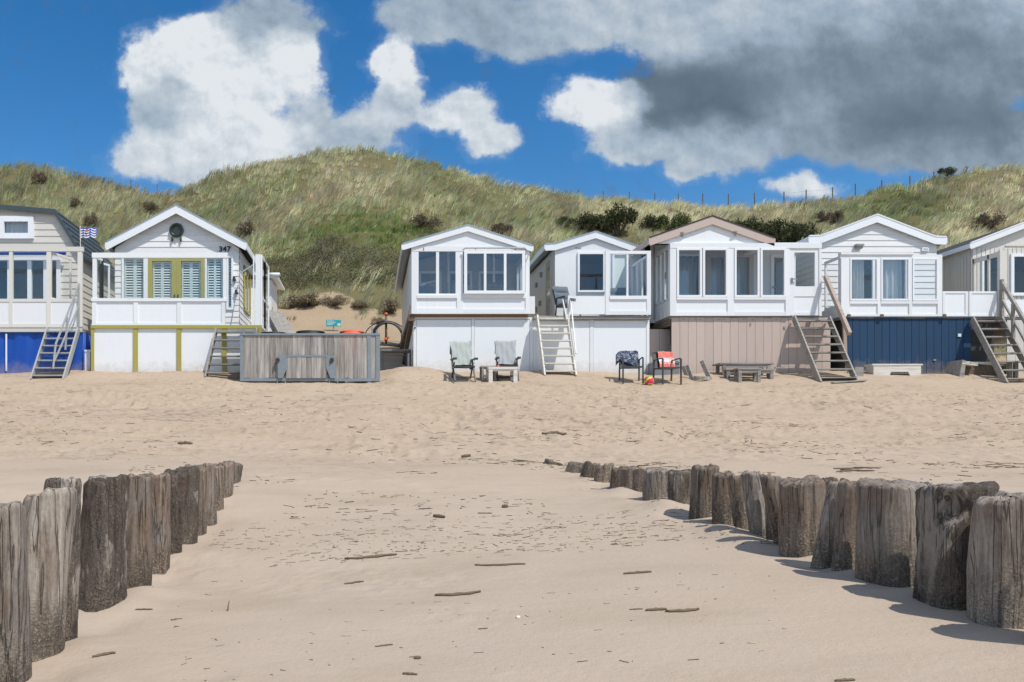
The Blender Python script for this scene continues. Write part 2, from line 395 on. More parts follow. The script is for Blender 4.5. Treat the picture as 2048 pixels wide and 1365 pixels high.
    mask = nd(nt, 'ShaderNodeMapRange', interpolation_type='SMOOTHSTEP'); lk(nt, ed, mask.inputs[0]); mask.inputs[1].default_value = .07; mask.inputs[2].default_value = .44
    front = nd(nt, 'ShaderNodeMapRange'); lk(nt, sp.outputs[1], front.inputs[0]); front.inputs[1].default_value = .12; front.inputs[2].default_value = .3
    soft = nd(nt, 'ShaderNodeMapRange', interpolation_type='SMOOTHSTEP'); lk(nt, math_(nt, 'MULTIPLY_ADD', math_(nt, 'SUBTRACT', w.outputs[0], .5), .9, tot), soft.inputs[0]); soft.inputs[1].default_value = -.12; soft.inputs[2].default_value = .62
    mk = math_(nt, 'ADD', math_(nt, 'MULTIPLY', mask.outputs[0], .80), math_(nt, 'MULTIPLY', soft.outputs[0], .24), clamp=True)
    mk = math_(nt, 'MULTIPLY', mk, front.outputs[0])
    nb = nz(tc.outputs['Generated'], 2.2, 5, .55, (4, 1, 2)).outputs[0]     # broken white cloud added out of view to lift and neutralise fill light
    bk = nd(nt, 'ShaderNodeMapRange', interpolation_type='SMOOTHSTEP'); lk(nt, nb, bk.inputs[0]); bk.inputs[1].default_value = .42; bk.inputs[2].default_value = .60
    mk = math_(nt, 'ADD', mk, math_(nt, 'MULTIPLY', bk.outputs[0], math_(nt, 'SUBTRACT', 1.0, front.outputs[0])), clamp=True)
    b = math_(nt, 'DIVIDE', br, math_(nt, 'MAXIMUM', tot, .02))
    n2 = nz(P, .95, 5, .5, (11, 2, 4)).outputs[0]
    n3 = nz(P, 2.6, 5, .55, (1, 5, 9)).outputs[0]
    b2 = math_(nt, 'MULTIPLY_ADD', math_(nt, 'SUBTRACT', n2, .5), math_(nt, 'MULTIPLY_ADD', b, .40, .20), b)
    b2 = math_(nt, 'MULTIPLY_ADD', math_(nt, 'SUBTRACT', n3, .5), math_(nt, 'MULTIPLY_ADD', b, .18, .05), b2)
    e1 = nz(P0, 1.15, 6, .55, (3.1, 7.7, 0)).outputs[0]; e2 = nz(P0, 1.15, 6, .55, (3.1 + .10, 7.7 - .16, 0)).outputs[0]
    lit = math_(nt, 'MULTIPLY_ADD', math_(nt, 'MULTIPLY', math_(nt, 'MAXIMUM', b, .1), math_(nt, 'SUBTRACT', e1, e2)), 1.2, b2)        # billows brighter on the side that faces the sun
    f1 = nz(P0, 3.4, 5, .55, (5.1, 2.7, 0)).outputs[0]; f2 = nz(P0, 3.4, 5, .55, (5.1 + .05, 2.7 - .08, 0)).outputs[0]
    lit = math_(nt, 'MULTIPLY_ADD', math_(nt, 'MULTIPLY', math_(nt, 'MAXIMUM', b, .06), math_(nt, 'SUBTRACT', f1, f2)), .28, lit)
    b2 = math_(nt, 'ADD', math_(nt, 'MULTIPLY', lit, front.outputs[0]), math_(nt, 'MULTIPLY', math_(nt, 'SUBTRACT', 1.0, front.outputs[0]), .9))
    c = ramp(nt, b2, [(0, (.110, .155, .205)), (.18, (.175, .235, .30)), (.42, (.33, .42, .52)), (.68, (.54, .61, .68)), (.95, (.76, .80, .84))])
    bc = nd(nt, 'ShaderNodeBackground'); lk(nt, c, bc.inputs[0]); bc.inputs[1].default_value = 1.0
    mx = nd(nt, 'ShaderNodeMixShader'); lk(nt, mk, mx.inputs[0]); lk(nt, bg.outputs[0], mx.inputs[1]); lk(nt, bc.outputs[0], mx.inputs[2])
    lk(nt, mx.outputs[0], out.inputs[0])
build_world()

# ------------------------------------------------------------------ sand
def relief(x, y):
    ch = sstep(11.5, 16.0, y) * (1 - sstep(21.2, 23.0, y))
    nr = 1 - sstep(11.5, 13.5, y)
    big = .35 + .65 * sstep(-.15, .35, fbm(x * .16 + 4, y * .5, 40, 3))
    z = ch * big * (.075 * fbm(x * .9, y * 2.2, 41, 5, .6) + .040 * dips(x, y, .62, .5, 50, .75) + .024 * dips(x + 3, y + 1.7, .30, .24, 60, .7))
    lump = sstep(-.1, .35, fbm(x * .45 + 9, y * 1.1, 48, 3))
    z = z - ch * lump * (.10 * np.abs(vnoise(x * 2.2, y * 3.6, 52)) + .065 * np.abs(vnoise(x * 5 + 2, y * 7, 53))) + ch * lump * .05
    z = z + ch * (.030 * fbm(x * .22, y * 2.6, 49, 3) + .022 * fbm(x * .5 + 3, y * 5.5, 50, 2))
    z = z + ch * (.006 + .022 * sstep(0, .4, fbm(x * .6, y * 1.3, 46, 3))) * fbm(x * 3.6, y * 6, 45, 3)
    for (yt, a) in ((15.3, .05), (15.55, -.07), (17.4, .045), (17.62, -.06), (18.9, .04), (19.1, -.04), (13.9, .03), (14.1, -.04), (16.4, .05), (16.65, -.06), (20.2, .045), (20.45, -.055), (14.8, .03), (15.0, -.04)):
        yy = yt + .35 * np.sin(x * .13 + yt) + .06 * np.sin(x * .9 + yt)
        z = z + ch * a * 1.7 * np.exp(-((y - yy) / .13) ** 2) * (.6 + .4 * vnoise(x * .7, yt + x * 0, 47))
    z = z + nr * (.012 * fbm(x * 1.1, y * 1.7, 70, 3) + .018 * dips(x, y, .55, .42, 75, .32) * sstep(.0, .5, fbm(x * .4, y * .4, 78, 2)) + .0035 * vnoise(x * 7 + y * 4, y * 15 + .8 * vnoise(x, y, 3), 79) * sstep(-.3, .3, fbm(x * .5, y * .5, 80, 2)))
    crumb = sstep(.15, .5, fbm(x * .55, y * .9, 90, 3))
    z = z + nr * crumb * .012 * fbm(x * 9, y * 9, 91, 3)
    z = z - .10 * np.exp(-((x - 5.05) / .22) ** 2 - ((y - 17.25) / .16) ** 2)
    return z
def gfull(x, y): return gz(x, y) + relief(np.asarray(x, float), np.asarray(y, float))
def gff(x, y): return float(gfull(np.array([x]), np.array([y]))[0])
def at_ground(px, py):
    ys = np.linspace(3.0, 31, 2800); xs = (px - CX) * ys / F
    p = CY - (gz(xs, ys) - EYE) * F / ys
    k = np.argmax(p <= py); return float(xs[k]), float(ys[k])

def build_sand():
    u = np.concatenate([[-60, -25, -10, -5, -3, -2, -1.4, -1.1, -.9, -.75], np.arange(-.62, 1.0, .0022), [1.05, 1.2, 1.5, 2, 3, 5, 10, 25, 60]])
    yb = np.concatenate([np.linspace(-32, 0, 20), np.linspace(.4, 2.5, 10)])
    yf = 2.6 * np.exp(np.arange(0, math.log(34 / 2.6), .0041))
    y = np.concatenate([yb, yf])
    Yg, Ug = np.meshgrid(y, u, indexing='ij'); Xg = Ug * np.maximum(Yg, 2.6)
    Zg = gfull(Xg, Yg)
    V = np.stack([Xg, Yg, Zg], -1).reshape(-1, 3); R, C = Yg.shape
    i = np.arange(R - 1)[:, None] * C + np.arange(C - 1)[None, :]
    Fc = np.stack([i, i + 1, i + C + 1, i + C], -1).reshape(-1, 4)
    m, nt, b = newmat('beach_sand')
    v = coords(nt)
    geo = nd(nt, 'ShaderNodeTexCoord'); sp = nd(nt, 'ShaderNodeSeparateXYZ'); lk(nt, geo.outputs['Object'], sp.inputs[0])
    far = nd(nt, 'ShaderNodeMapRange', interpolation_type='SMOOTHSTEP'); lk(nt, sp.outputs[1], far.inputs[0]); far.inputs[1].default_value = 8; far.inputs[2].default_value = 17
    base = mixc(nt, far.outputs[0], (.465, .378, .298), (.445, .350, .262))
    n1 = noise(nt, coords(nt, (.5, 1.1, 1)), 1.2, 6, .6)
    damp = ramp(nt, n1, [(.5, (0, 0, 0)), (.75, (1, 1, 1))])
    base = mixc(nt, math_(nt, 'MULTIPLY', damp, .45), base, (.30, .232, .16))
    n2 = noise(nt, coords(nt, (1, 2.6, 1)), 5.5, 7, .72)
    n2b = noise(nt, coords(nt, (.35, .9, 1)), 1.0, 4, .6)
    spk = ramp(nt, math_(nt, 'MULTIPLY_ADD', math_(nt, 'SUBTRACT', n2b, .5), .35, n2), [(.55, (0, 0, 0)), (.64, (1, 1, 1))])
    amt = math_(nt, 'MULTIPLY_ADD', far.outputs[0], .60, .06)
    base = mixc(nt, math_(nt, 'MULTIPLY', spk, amt), base, (.17, .125, .085))
    n4 = noise(nt, coords(nt, (.8, 1.6, 1)), 1.7, 5, .6)
    base = mixc(nt, math_(nt, 'MULTIPLY', ramp(nt, n4, [(.38, (0, 0, 0)), (.66, (1, 1, 1))]), .22), base, (.39, .30, .22))
    n3 = noise(nt, v, 260, 2)
    base = mixc(nt, math_(nt, 'MULTIPLY', ramp(nt, n3, [(.35, (1, 1, 1)), (.5, (0, 0, 0))]), .18), base, (.25, .2, .15))
    lk(nt, base, b.inputs['Base Color']); b.inputs['Roughness'].default_value = .95; b.inputs['Specular IOR Level'].default_value = .15
    h = math_(nt, 'ADD', math_(nt, 'MULTIPLY', noise(nt, v, 22, 5, .65), 1.0), math_(nt, 'MULTIPLY', noise(nt, v, 140, 3), .35))
    h = math_(nt, 'ADD', h, math_(nt, 'MULTIPLY', math_(nt, 'MULTIPLY', noise(nt, coords(nt, (1, 1.8, 1)), 5.5, 6, .7), 3.2), far.outputs[0]))
    bump(nt, b, h, .55, .016)
    o = bigmesh('sand_beach', V, Fc, m, smooth=True); o['kind'] = 'structure'
build_sand()
mw, ntw, bw = newmat('sea_water')
bw.inputs['Base Color'].default_value = (.03, .09, .12, 1); bw.inputs['Roughness'].default_value = .12
bump(ntw, bw, noise(ntw, coords(ntw, (.3, 1, 1)), 1.2, 5), .6, .25)
s = MB(); s.box(-3000, 3000, -3000, 3000, -8, -1.45); o = s.build('sea', mw); o['kind'] = 'structure'

# ------------------------------------------------------------------ dune
def cover(x, y):
    """0 bare sand .. 1 fully grown"""
    px = CX + F * x / y; t = (y - 31) / (YR - 31)
    edge = .225 + .13 * fbm(x * .5, y * .5, 101, 3) - .18 * (px > 1250) - .05 * (px < 540)
    return sstep(-.05, .06, t - edge)
def lush(x, y):
    """0 straw .. 1 green"""
    px = CX + F * x / y; t = (y - 31) / (YR - 31)
    n = fbm(x * .11, y * .17, 111, 3)
    g = .36 + .85 * n
    g = g + 1.0 * np.exp(-((px - 760) / 230) ** 2 - ((t - .585) / .085) ** 2) + .45 * np.exp(-((px - 1250) / 260) ** 2 - ((t - .5) / .15) ** 2)
    g = g + .30 * np.exp(-((px - 150) / 160) ** 2 - ((t - .8) / .2) ** 2) + .25 * np.exp(-((px - 1780) / 120) ** 2 - ((t - .75) / .25) ** 2)
    g = g + .4 * np.exp(-((px - 1000) / 120) ** 2 - ((t - .55) / .12) ** 2)
    return np.clip(g - .08, 0, 1)
def build_dune():
    xs = np.concatenate([np.linspace(-260, -46, 30), np.arange(-45, 64, .32), np.linspace(65, 320, 30)])
    ys = np.concatenate([np.arange(29.5, 60, .3), np.linspace(61, 120, 20)])
    Yg, Xg = np.meshgrid(ys, xs, indexing='ij'); Zg = zd(Xg, Yg)
    V = np.stack([Xg, Yg, Zg], -1).reshape(-1, 3); R, C = Yg.shape
    i = np.arange(R - 1)[:, None] * C + np.arange(C - 1)[None, :]
    Fc = np.stack([i, i + 1, i + C + 1, i + C], -1).reshape(-1, 4)
    cv = cover(Xg, Yg).ravel(); lu = lush(Xg, Yg).ravel()
    m, nt, b = newmat('dune_soil')
    at = nd(nt, 'ShaderNodeAttribute', attribute_name='cover'); sp = nd(nt, 'ShaderNodeSeparateColor'); lk(nt, at.outputs['Color'], sp.inputs[0])
    n1 = noise(nt, coords(nt), 2.2, 6, .65)
    e = math_(nt, 'ADD', sp.outputs[0], math_(nt, 'MULTIPLY_ADD', n1, 1.0, -.5))
    k = ramp(nt, e, [(.35, (0, 0, 0)), (.65, (1, 1, 1))])
    soil = mixc(nt, sp.outputs[1], (.20, .17, .095), (.09, .11, .035))
    soil = mixc(nt, noise(nt, coords(nt), 1.1, 5, .6), soil, (.14, .12, .06))
    sand = mixc(nt, noise(nt, coords(nt), 1.6, 5), (.40, .31, .212), (.335, .25, .165))
    lk(nt, mixc(nt, k, sand, soil), b.inputs['Base Color']); b.inputs['Roughness'].default_value = .95; b.inputs['Specular IOR Level'].default_value = .1
    bump(nt, b, noise(nt, coords(nt), 5, 6, .65), .7, .08)
    o = bigmesh('dune_hill', V, Fc, m, col={'cover': np.stack([cv, lu, lu], -1)}, smooth=True); o['kind'] = 'structure'
build_dune()

def leafmat(name, trans=.25, attr='tint'):
    m = bpy.data.materials.new(name); m.use_nodes = True; nt = m.node_tree; b = nt.nodes['Principled BSDF']; out = nt.nodes['Material Output']
    at = nd(nt, 'ShaderNodeAttribute', attribute_name=attr)
    lk(nt, at.outputs['Color'], b.inputs['Base Color']); b.inputs['Roughness'].default_value = .7; b.inputs['Specular IOR Level'].default_value = .2
    t = nd(nt, 'ShaderNodeBsdfTranslucent'); lk(nt, at.outputs['Color'], t.inputs[0])
    mx = nd(nt, 'ShaderNodeMixShader'); mx.inputs[0].default_value = trans
    lk(nt, b.outputs[0], mx.inputs[1]); lk(nt, t.outputs[0], mx.inputs[2]); lk(nt, mx.outputs[0], out.inputs[0]); return m
M['grass'] = leafmat('marram_grass', .4); M['leaf'] = leafmat('shrub_leaf', .2)

SHRUBS = []   # (x, y, radius, height) so that grass keeps out
def blades(bx, by, bz, n, h, spread, lean, width, colr, seed):
    """n blades for every tuft base; returns V, F, C"""
    r = np.random.default_rng(seed); k = len(bx)
    T = np.repeat(np.arange(k), n)
    a = r.uniform(0, 2 * math.pi, k * n); rad = np.sqrt(r.uniform(0, 1, k * n)) * np.repeat(spread, n)
    ox = np.cos(a) * rad; oy = np.sin(a) * rad
    P = np.stack([bx[T] + ox, by[T] + oy, bz[T] - .04], -1)
    H = np.repeat(h, n) * r.uniform(.55, 1.15, k * n)
    ln = np.repeat(lean, n, 0) + np.stack([ox, oy], -1) * r.uniform(.5, 1.5, (k * n, 1)) + r.normal(0, .12, (k * n, 2))
    m = np.stack([ln[:, 0] * .35 * H, ln[:, 1] * .35 * H, .60 * H], -1); t = np.stack([ln[:, 0] * H, ln[:, 1] * H, H * (1 - .18 * np.hypot(ln[:, 0], ln[:, 1]))], -1)
    th = r.uniform(-.9, .9, k * n); wv = np.stack([np.cos(th), np.sin(th), 0 * th], -1) * (np.repeat(width, n) * r.uniform(.6, 1.2, k * n))[:, None] * .5
    V = np.stack([P - wv, P + wv, P + m - wv * .8, P + m + wv * .8, P + t], 1).reshape(-1, 3)
    b = np.arange(k * n)[:, None] * 5
    Fc = np.concatenate([b + np.array([[0, 1, 3]]), b + np.array([[0, 3, 2]]), b + np.array([[2, 3, 4]])], 0)
    c = np.repeat(colr, n, 0) * r.uniform(.75, 1.25, (k * n, 1)) * (1 + r.normal(0, .06, (k * n, 3)))
    C = np.repeat(np.clip(c, 0, 1), 5, 0)
    return V, Fc, C
def build_grass():
    N = 60000
    x = rng.uniform(-42, 60, N); t = rng.uniform(0.01, 1.09, N); y = 31 + t * (YR - 31)
    u = x / y; ok = (u > -.66) & (u < 1.0)
    x, y, t = x[ok], y[ok], t[ok]
    px = CX + F * x / y
    cv = cover(x, y); clump = fbm(x * .9, y * .9, 131, 3)
    keep = rng.uniform(0, 1, len(x)) < cv * (.40 + .60 * sstep(-.25, .25, clump)) * .72
    th = (np.abs(px - 650) < 190) & (t > .26) & (t < .50)
    keep &= ~(th & (rng.uniform(0, 1, len(x)) < .85))
    for (sx, sy, r_, h_) in SHRUBS: keep &= ~(((x - sx) ** 2 + ((y - sy) * 1.0) ** 2) < (r_ * .8) ** 2)
    x, y, t, px = x[keep], y[keep], t[keep], px[keep]
    z = zd(x, y); g = lush(x, y); gg = np.clip(g + rng.normal(0, .16, len(x)), 0, 1)
    straw = np.array([.80, .73, .49]); green = np.array([.36, .425, .185]); dead = np.array([.42, .345, .25]); bright = np.array([.19, .275, .065])
    c = straw * (1 - gg[:, None]) + green * gg[:, None]
    vb = sstep(.75, 1, gg)[:, None]; c = c * (1 - vb) + bright * vb
    low = (1 - sstep(.16, .34, t + .05 * vnoise(x * .5, y * .5, 140)))[:, None] * .75; c = c * (1 - low) + dead * low
    dry = (sstep(.25, .55, fbm(x * .3 + 9, y * .3, 145, 3)) * .5)[:, None]; c = c * (1 - dry) + np.array([.44, .365, .24]) * dry
    c = c * rng.uniform(.58, 1.30, (len(x), 1)) * np.array([1, 1, 1]) + rng.normal(0, .025, (len(x), 3)); c = np.clip(c, .02, 1)
    big = fbm(x * .35, y * .35, 150, 3)
    h = (.56 + .28 * big + .1 * rng.normal(0, 1, len(x))) * (1 - .45 * gg * (gg > .6)) * (1 - .35 * low[:, 0]); h = np.clip(h, .2, 1.05)
    lean = np.stack([.62 + .35 * vnoise(x * .5, y * .5, 160), -.10 + .35 * vnoise(x * .45 + 7, y * .45, 161)], -1)
    V, Fc, C = blades(x, y, z, 13, h, (.16 + .12 * rng.uniform(0, 1, len(x))), lean, .033 + 0 * x, c, 5)
    print('tufts', len(x), 'tris', len(Fc))
    o = bigmesh('marram_grass', V, Fc, M['grass'], col={'tint': C}); o['kind'] = 'stuff'
    o['label'] = 'pale green and straw marram grass covering the dune'; o['category'] = 'grass'

def leafcloud(pts, size, colr, seed, flat=.6):
    """one small leaf pair-of-triangles per point"""
    r = np.random.default_rng(seed); n = len(pts)
    a = r.normal(0, 1, (n, 3)); a /= np.linalg.norm(a, axis=1)[:, None]
    b = np.cross(a, r.normal(0, 1, (n, 3))); b /= np.linalg.norm(b, axis=1)[:, None]
    s_ = (size * r.uniform(.6, 1.3, n))[:, None]
    V = np.stack([pts - a * s_, pts + b * s_ * flat * .5, pts + a * s_, pts - b * s_ * flat * .5], 1).reshape(-1, 3)
    Fc = np.arange(n)[:, None] * 4 + np.array([[0, 1, 2, 3]])
    c = np.clip(colr * r.uniform(.65, 1.35, (n, 1)), 0, 1)
    return V, Fc, np.repeat(c, 4, 0)
def shrub_meshes(col, seed, n=2000, open_=.0):
    r = np.random.default_rng(seed)
    nl = 16; cen = []
    for i in range(nl):
        a = r.uniform(0, 2 * math.pi); q = r.uniform(.15, .75)
        cen.append((math.cos(a) * q, math.sin(a) * q, r.uniform(.28, .85) * (1 - .35 * q), r.uniform(.22, .40)))
    pts = []
    for (x, y, z, q) in cen:
        m = n // nl; d = r.normal(0, 1, (m, 3)); d /= np.linalg.norm(d, axis=1)[:, None]
        pts.append(np.array([x, y, z]) + d * (q * r.uniform(.45, 1.08, (m, 1))) * np.array([1, 1, .8]))
    pts = np.concatenate(pts); pts = pts[pts[:, 2] > .02]
    hue = r.uniform(0, 1, (len(pts), 1)); c = np.array(col) * (1 - .35 * hue) + np.array([.13, .12, .06]) * .35 * hue
    V, Fc, C = leafcloud(pts, .075, c, seed)
    o = bigmesh('foliage', V, Fc, M['leaf'], col={'tint': C})
    s = MB()
    for i, (x, y, z, q) in enumerate(cen):
        s.tube([(x * .06, y * .06, -.12), (x * .5, y * .5, z * .55), (x, y, z + q * .4)], [.03, .02, .008], 5)
    st = s.build('stem', 'twig')
    me = (o.data, st.data); bpy.data.objects.remove(o); bpy.data.objects.remove(st); return me
SHM = {}
def shrub(px, py_base, w_px, h_px, Yd, kind, label, group):
    """bush standing on the dune; size from its measured width and height"""
    x = X(px, Yd); z = zdf(x, Yd); r = w_px * Yd / F / 2; h = h_px * Yd / F
    t = thing('shrub', label, 'shrub', (x, Yd, z), group)
    k, s_ = kind
    if kind not in SHM:
        SHM[kind] = shrub_meshes({'dark': (.050, .062, .024), 'olive': (.10, .13, .04), 'brown': (.19, .145, .105), 'grey': (.34, .285, .195)}[k], s_)
    for nm, me in zip(('foliage', 'stem'), SHM[kind]):
        ob = bpy.data.objects.new(nm, me); COL.objects.link(ob); ob.parent = t
    t.scale = (r, r * .9, h); t.rotation_euler.z = random.uniform(0, 6)
    SHRUBS.append((x, Yd, r, h))
def dune_at(px, py):
    ys = np.linspace(31, 56, 1200); xs = (px - CX) * ys / F
    p = CY - (zd(xs, ys) - EYE) * F / ys
    k = np.argmax(p <= py); return float(ys[k]) if p.min() <= py else 56.0
G1 = 'dark evergreen shrubs in the dune hollow'; G2 = 'brownish bushes scattered on the dune'
for (px, py, w, h, kd, lab, g) in [
    (1128, 452, 34, 18, ('dark', 1), 'small dark shrub left of the row of evergreen bushes behind the middle cabins', G1),
    (1182, 462, 58, 32, ('dark', 2), 'rounded dark shrub above the roof ridge of the narrow white cabin', G1),
    (1238, 468, 74, 50, ('dark', 3), 'largest dark evergreen shrub behind the narrow white cabin', G1),
    (1303, 462, 44, 30, ('dark', 1), 'dark shrub left of the mauve roof, beside the largest evergreen', G1),
    (1345, 468, 56, 36, ('olive', 4), 'olive green shrub just left of the mauve trimmed gable', G1),
    (1462, 480, 50, 32, ('dark', 2), 'dark shrub just right of the mauve roof apex', G1),
    (1500, 490, 66, 48, ('dark', 3), 'tall dark shrub above the right slope of the mauve roof', G1),
    (1545, 496, 70, 50, ('dark', 1), 'wide dark shrub between the mauve roof and the white kinked roof', G1),
    (1598, 500, 62, 52, ('dark', 2), 'dark shrub nearest the left eave of the white kinked roof', G1),
    (1650, 446, 36, 28, ('brown', 6), 'left of two brown bushes above the white kinked roof', G2),
    (1676, 446, 34, 28, ('brown', 7), 'right of two brown bushes above the white kinked roof', G2),
    (1894, 352, 44, 18, ('dark', 3), 'dark shrub on the skyline at the right of the ridge fence', G1),
    (1980, 458, 60, 36, ('brown', 6), 'brown bush above the cabin cut off at the right', G2),
    (152, 420, 36, 26, ('brown', 7), 'brown bush above the slate blue mansard roof', G2),
    (182, 455, 32, 34, ('brown', 6), 'tall brown bush between the slate roof and the cabin numbered 347', G2),
    (80, 368, 38, 30, ('brown', 6), 'brown bush near the left skyline of the dune', G2),
    (300, 425, 50, 22, ('brown', 7), 'low brown bush left of the apex of the cabin numbered 347', G2),
    (492, 475, 56, 42, ('grey', 8), 'grey brown bush right of the gable of the cabin numbered 347', G2),
    (852, 462, 70, 36, ('brown', 6), 'brown bush above the left slope of the cabin with the glazed front', G2),
    (1000, 470, 60, 26, ('brown', 7), 'low brown bush above the right slope of the cabin with the glazed front', G2),
    (606, 616, 100, 34, ('grey', 8), 'grey scrubby bush on the sand slope right of the cabin numbered 347', G2),
    (668, 612, 64, 24, ('grey', 6), 'dry low bush on the sand slope above the teal sign', G2),
    (722, 618, 50, 18, ('grey', 7), 'small dry bush on the sand slope right of the teal sign', G2),
    (784, 628, 60, 36, ('grey', 8), 'brown overhanging bush on the sand slope beside the orange capped post', G2),
    (757, 648, 34, 16, ('grey', 6), 'small dry tuft of bush just above the orange capped post', G2)]:
    k_ = 1.32 if g == G1 and px < 1800 else 1.0
    shrub(px, py + 3 * (k_ > 1), w * k_, h * k_, dune_at(px, py + 3 * (k_ > 1)), kd, lab, g)
build_grass()
def build_thicket():
    N = 9000
    x = rng.uniform(-12, 4, N); y = rng.uniform(35, 45, N); px = CX + F * x / y
    t = (y - 31) / 25
    k = (px > 470) & (px < 840) & (t > .33 + .04 * vnoise(x * .6, y, 170)) & (t < .53 + .05 * vnoise(x * .5, y, 171) - .0005 * np.abs(px - 640))
    x, y = x[k], y[k]; z = zd(x, y)
    hh = .35 + .45 * np.clip(fbm(x * .8, y * .8, 172, 3) + .4, 0, 1)
    n = 14
    P = np.repeat(np.stack([x, y, z], -1), n, 0) + np.stack([rng.normal(0, .16, len(x) * n), rng.normal(0, .16, len(x) * n), rng.uniform(0, 1, len(x) * n) * np.repeat(hh, n)], -1)
    sel = fbm(P[:, 0] * .5, P[:, 1] * .7, 173, 3)[:, None]
    mixv = np.clip(.5 + 1.2 * sel, 0, 1)
    c = np.array([.098, .116, .054]) * mixv + np.array([.155, .137, .09]) * (1 - mixv)
    V, Fc, C = leafcloud(P, .055, c, 9, .5)
    o = bigmesh('creeping_willow_thicket', V, Fc, M['leaf'], col={'tint': C}); o['kind'] = 'stuff'
    o['label'] = 'low grey green thicket in the dune hollow left of the glazed cabin'; o['category'] = 'thicket'
build_thicket()

# ------------------------------------------------------------------ ridge fence
def fence(name, label, posts, Yp):
    x0 = X(posts[0][0], Yp); z0 = zdf(x0, Yp)
    t = thing(name, label, 'fence', (x0, Yp, z0))
    tops = []
    for (px, py) in posts:
        x = X(px, Yp); zt = Z(py, Yp); zb = zdf(x, Yp) - .3
        s = MB(); lx = random.uniform(-.04, .04)
        s.tube([(x, Yp, zb), (x + lx * .5, Yp, (zb + zt) / 2), (x + lx, Yp, zt)], [.05, .047, .042], 7)
        s.build('post', 'fencepost', t); tops.append((x + lx, Yp, zt))
    for d in (.12, .5):
        s = MB()
        for a, b in zip(tops, tops[1:]):
            s.tube([(a[0], a[1] - .05, a[2] - d), ((a[0] + b[0]) / 2, a[1] - .05, (a[2] + b[2]) / 2 - d - .03), (b[0], b[1] - .05, b[2] - d)], .006, 4)
        s.build('wire', 'galv', t)
fence('wire_fence', 'long post and wire fence along the dune ridge on the right', [(1108, 376), (1157, 379), (1206, 383), (1260, 384), (1310, 386), (1357, 387), (1406, 387), (1457, 388), (1510, 386),
      (1569, 384), (1613, 380), (1665, 375), (1711, 368), (1764, 361), (1820, 352), (1868, 344), (1934, 333)], 57)
fence('wire_fence', 'short post and wire fence on the skyline at the far left', [(-40, 310), (40, 322), (149, 342), (262, 360), (315, 369)], 57)
